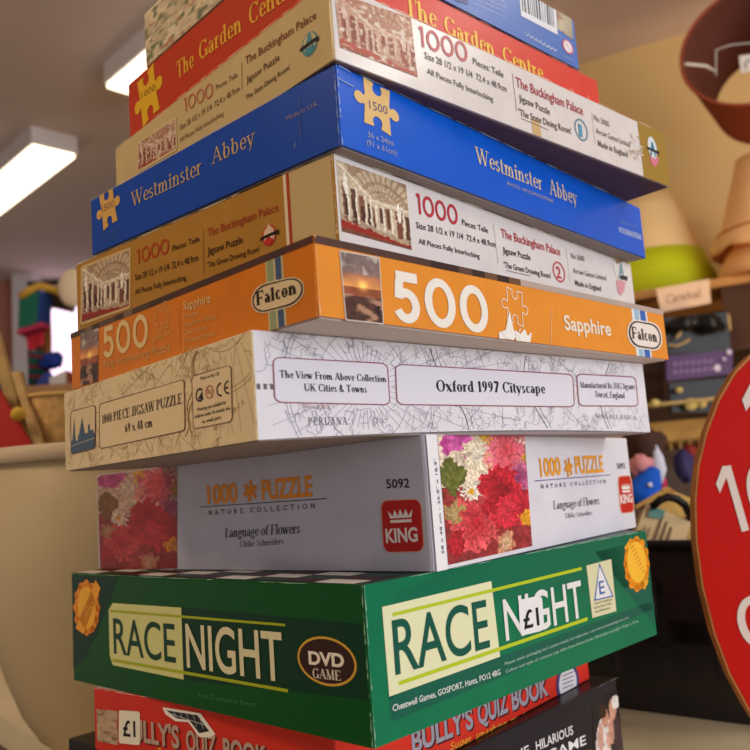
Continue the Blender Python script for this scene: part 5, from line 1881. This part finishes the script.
# ---- the other Buckingham Palace box
b = PBox('jigsaw_box', (-.0077, .3414, 42.58, .2204, .2975, .1881, .0389),
         'cream and white jigsaw box with a reddish room picture, on the lower blue box', 'puzzle box',
         dict(L=(206, 182, 132), R=(220, 212, 208), top=(200, 185, 150), tray=(92, 74, 84)), rough=.24, coat=.35)
p = Print(b, 'R')
p.spanrect((640.5, 150), (670, 165), (158, 124, 52), 0, 1, 0)
p.build('gold_end_band')
PL = [(138, 143), (176, 118), (177, 149), (138, 172)]
palace_left(b, 0, (PL, pic_palace(48, 48, warm=.35), (214, 190, 140)), (
    ('1OOO', (184, 112.5), (214, 96), 14, (190, 112, 84), 'o'),
    ('Pieces: Teile', (216.5, 90), (238, 77), 5.5, (130, 104, 70), ''),
    ('Size 28 1/2 x 19 1/4  72.4 x 48.9cm', (180, 130.5), (240, 91), 6, (128, 102, 66), ''),
    ('All Pieces Fully Interlocking', (180, 142.5), (224, 115.5), 5, (140, 112, 74), ''),
    ('The Buckingham Palace', (246, 65), (316.5, 18.5), 8.5, (140, 74, 50), ''),
    ('Jigsaw Puzzle', (247, 83.5), (280, 60), 7, (104, 78, 50), ''),
    ("'The State Dining Room'", (246, 101), (290.5, 69), 5.5, (92, 70, 46), '')),
    None, [(242, 62), (242.5, 90)], None, None, None)
p = Print(b, 'L')
p.ellipse((310, 44), 8.2, 12, (90, 148, 158), 3)
p.ellipse((310, 43), 6.6, 10, (206, 186, 140), 4)
p.quadmap(((305, 35), (315, 31), (315, 47), (305, 51)), [(.0, 0), (.38, 1), (.62, 1), (1, 0), (.74, 0), (.66, .3), (.34, .3), (.26, 0)], (90, 148, 158), 5)
p.ellipse((310, 50.5), 4.5, 3.6, (74, 150, 166), 5)
p.poly([(300, 52), (301.5, 48.5), (315, 38.5), (319.5, 36), (319.5, 40.5), (316, 41.5), (303, 51)], (44, 38, 34), 7)
p.build('arrow_emblem', 'round teal emblem crossed by a black arrow')
p = Print(b, 'R')
p.picture(((333.8, -8), (410.5, 18), (417.5, 77.5), (340, 47.5)), pic_palace(72, 72, seed=6, carpet=(170, 60, 44), warm=.42))
p.build('room_picture', 'reddish dining room picture')
p = Print(b, 'R')
p.text('1OOO', (418.5, 46), (468.5, 63.5), 20, (196, 106, 110), 'stroke', T=.16, t=.16, layer=3, track=-.03)
INK = (104, 90, 88)
p.text('Pieces: Teile', (473, 64), (503.5, 78), 6.5, INK, layer=3, bold=.01)
p.text('Size 28 1/2 x 19 1/4  72.4 x 48.9cm', (424.5, 58.5), (506.5, 92.3), 7, INK, layer=3, bold=.008)
p.text('All Pieces Fully Interlocking', (427, 73.8), (493, 102), 6, INK, layer=3, bold=.008)
p.line([(512, 73.5), (516.5, 111.5)], .0004, (150, 125, 125), 3)
p.text('The Buckingham Palace', (516, 86.5), (583, 115.5), 10, (176, 70, 76), layer=3, bold=.01)
p.text('Jigsaw Puzzle', (519, 101), (550, 115.3), 7, INK, layer=3, bold=.01)
p.text("'The State Dining Room'", (519, 115.5), (571.5, 134.5), 7, INK, layer=3, bold=.01)
p.line([(521, 118.5), (548, 130)], .0003, INK, 3)
p.ellipse((581, 130), 6.2, 10.5, (110, 140, 160), 3, inner=.84)
p.text('1', (579, 135.6), (582.6, 137.2), 12, (90, 150, 180), layer=3, bold=.02)
p.line([(591, 112), (595, 145)], .0003, (150, 130, 135), 3)
p.text('No 5000', (594, 120.3), (609, 127.5), 6, INK, layer=3)
p.text('Arrow Games Limited', (596, 133.5), (630, 147.5), 6, INK, layer=3)
p.text('Made in England', (598, 146), (627.5, 157.5), 6, INK, layer=3, bold=.012)
p.build('title_lettering')
p = Print(b, 'R', .8, 0)
p.poly([(531, 117), (539, 121), (541.5, 137), (532.5, 134)], (204, 170, 118), 1)
p.build('tape_stain', 'yellowed tape mark')
p = Print(b, 'R', .8, 0)
rnd = random.Random(6)
for k in range(26):
    x, y = rnd.uniform(622, 640), rnd.uniform(132, 158)
    p.poly([(x, y), (x + rnd.uniform(2, 6), y + rnd.uniform(-1, 3)), (x + rnd.uniform(0, 5), y + rnd.uniform(2, 5))], rnd.choice([(200, 186, 164), (186, 168, 150), (212, 188, 176)]), 1)
p.build('scuff_mark', 'scuffed torn patch')
p = Print(b, 'R')
p.ellipse((652, 148), 4.2, 10.5, (214, 220, 222), 3)
p.quadmap(((648.6, 141), (654.6, 143), (656, 157), (650, 155)), [(.0, 0), (.38, 1), (.62, 1), (1, 0), (.74, 0), (.66, .3), (.34, .3), (.26, 0)], (48, 122, 150), 4)
p.poly([(646.5, 146), (647.5, 147), (656.5, 151), (658.5, 151), (658.5, 155.5), (655, 153), (647, 149)], (30, 34, 44), 5)
p.poly([(649.5, 156.5), (658.5, 158), (657, 165), (654, 167), (651, 163)], (214, 120, 140), 3)
p.build('arrow_emblem', 'oval emblem, teal above and pink below')
edge_wear(b, 10, (232, 220, 196), dens=.6)

# ---- red Garden Centre
b = PBox('jigsaw_box', (-.0198, .3760, 43.10, .1913, .2663, .2270, .0498),
         'red jigsaw box with yellow title, second from the top of the stack', 'puzzle box',
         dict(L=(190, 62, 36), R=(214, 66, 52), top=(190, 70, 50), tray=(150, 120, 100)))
p = Print(b, 'L')
p.piece((148.5, 95.5), 15, 25.5, (226, 178, 42), 3, rot=10)
p.build('puzzle_emblem', 'yellow puzzle piece')
p = Print(b, 'L')
p.text('1000', (142, 99), (156, 90), 7, (120, 78, 30), layer=4)
p.text('The', (177, 79.5), (194.5, 66), 17, (230, 172, 60), 'serif', T=.18, t=.06, layer=3)
p.text('Garden', (199, 61.5), (242.5, 30.5), 18, (230, 172, 60), 'serif', T=.18, t=.06, layer=3)
p.text('Centre', (249, 26.5), (296, -7), 20, (230, 172, 60), 'serif', T=.18, t=.06, layer=3)
p.build('title_lettering', 'yellow title')
p = Print(b, 'R')
p.text('The', (404, 14.5), (437, 28), 19, (240, 190, 70), 'serif', T=.19, t=.06, layer=3)
p.text('Garden', (443.5, 32), (495, 57.5), 17, (240, 190, 70), 'serif', T=.19, t=.06, layer=3)
p.text('Centre', (502, 61), (543.5, 80.5), 15, (240, 190, 70), 'serif', T=.19, t=.06, layer=3)
p.build('title_lettering', 'yellow title')
p = Print(b, 'R')
p.text('Puzzle', (570, 99), (594, 108), 10, (236, 150, 110), 'serif', T=.15, t=.06, layer=3)
p.build('small_lettering')
edge_wear(b, 11, (225, 150, 120), where=('T',), dens=.5)

# ---- blue box on the very top
b = PBox('jigsaw_box', (-.0189, .3752, 43.24, .1667, .2431, .2770, .0376),
         'topmost box of the stack, blue side with barcode and faded picture end', 'puzzle box',
         dict(L=(190, 176, 146), R=(74, 112, 186), top=(120, 130, 160), tray=(130, 120, 120)))
p = Print(b, 'L')
hh = b.h
p.mb.use(picture_mat())
im = pic_faded()
n, m = im.shape[:2]
k0 = len(p.mb.v)
for i in range(n + 1):
    for j in range(m + 1):
        p.mb.v.append(tuple(p.P((.0012 + (b.w - .004) * j / m, .0008 + (hh - .0018) * (1 - i / n)), 1)))
for i in range(n):
    for j in range(m):
        k = k0 + i * (m + 1) + j
        p.mb.face((k, k + 1, k + m + 2, k + m + 1), [im[i, j]] * 4)
p.build('faded_picture')
p = Print(b, 'R')
p.poly([(517, -22), (554.5, -1), (557.5, 35), (521, 16)], (222, 222, 228), 2)
rnd = random.Random(12)
x = .05
while x < .93:
    wd = rnd.choice((.018, .03, .045))
    p.quadmap(((517, -22), (554.5, -1), (557.5, 35), (521, 16)), [(x, .16), (x + wd, .16), (x + wd, 1), (x, 1)], (44, 46, 60), 3)
    x += wd + rnd.choice((.02, .03, .045))
p.build('barcode', 'white barcode panel')
p = Print(b, 'R')
imq = pic_faded(16, 10, 31) * .75
p.picture(((555, -4), (570, 4), (573, 40), (557.5, 29)), imq)
p.ellipse((567.5, 47), 5.2, 6.5, (206, 96, 120), 3)
p.ellipse((567.5, 47), 4, 5.2, (226, 222, 228), 4)
p.line([(564.5, 42.5), (570.5, 51.5)], .0005, (206, 96, 120), 5)
p.build('safety_symbols', 'small picture and round warning symbol')
p = Print(b, 'R')
p.line([(524.5 + 2 * k, 33 + k * 1.12 + (2.2 if k % 2 else -1.2)) for k in range(17)], .00045, (210, 216, 232), 3)
p.line([(530, 37), (545, 46), (556, 50)], .00035, (210, 216, 232), 3)
p.text('Copyright', (558.5, 35.5), (561, 37), 2, (200, 206, 226))
p.text('Not suitable for', (562, 56), (573, 61), 2, (180, 190, 220))
for k in range(4):
    p.text('made in the european community', (474, -10 + 5 * k), (505, 3.5 + 5 * k), 2.6, (170, 184, 220))
p.poly([(452, -12), (467, -6), (468, 5), (455, 1)], (44, 62, 130), 2)
p.build('small_lettering')
edge_wear(b, 12, (210, 205, 190), where=('T',), dens=.3)
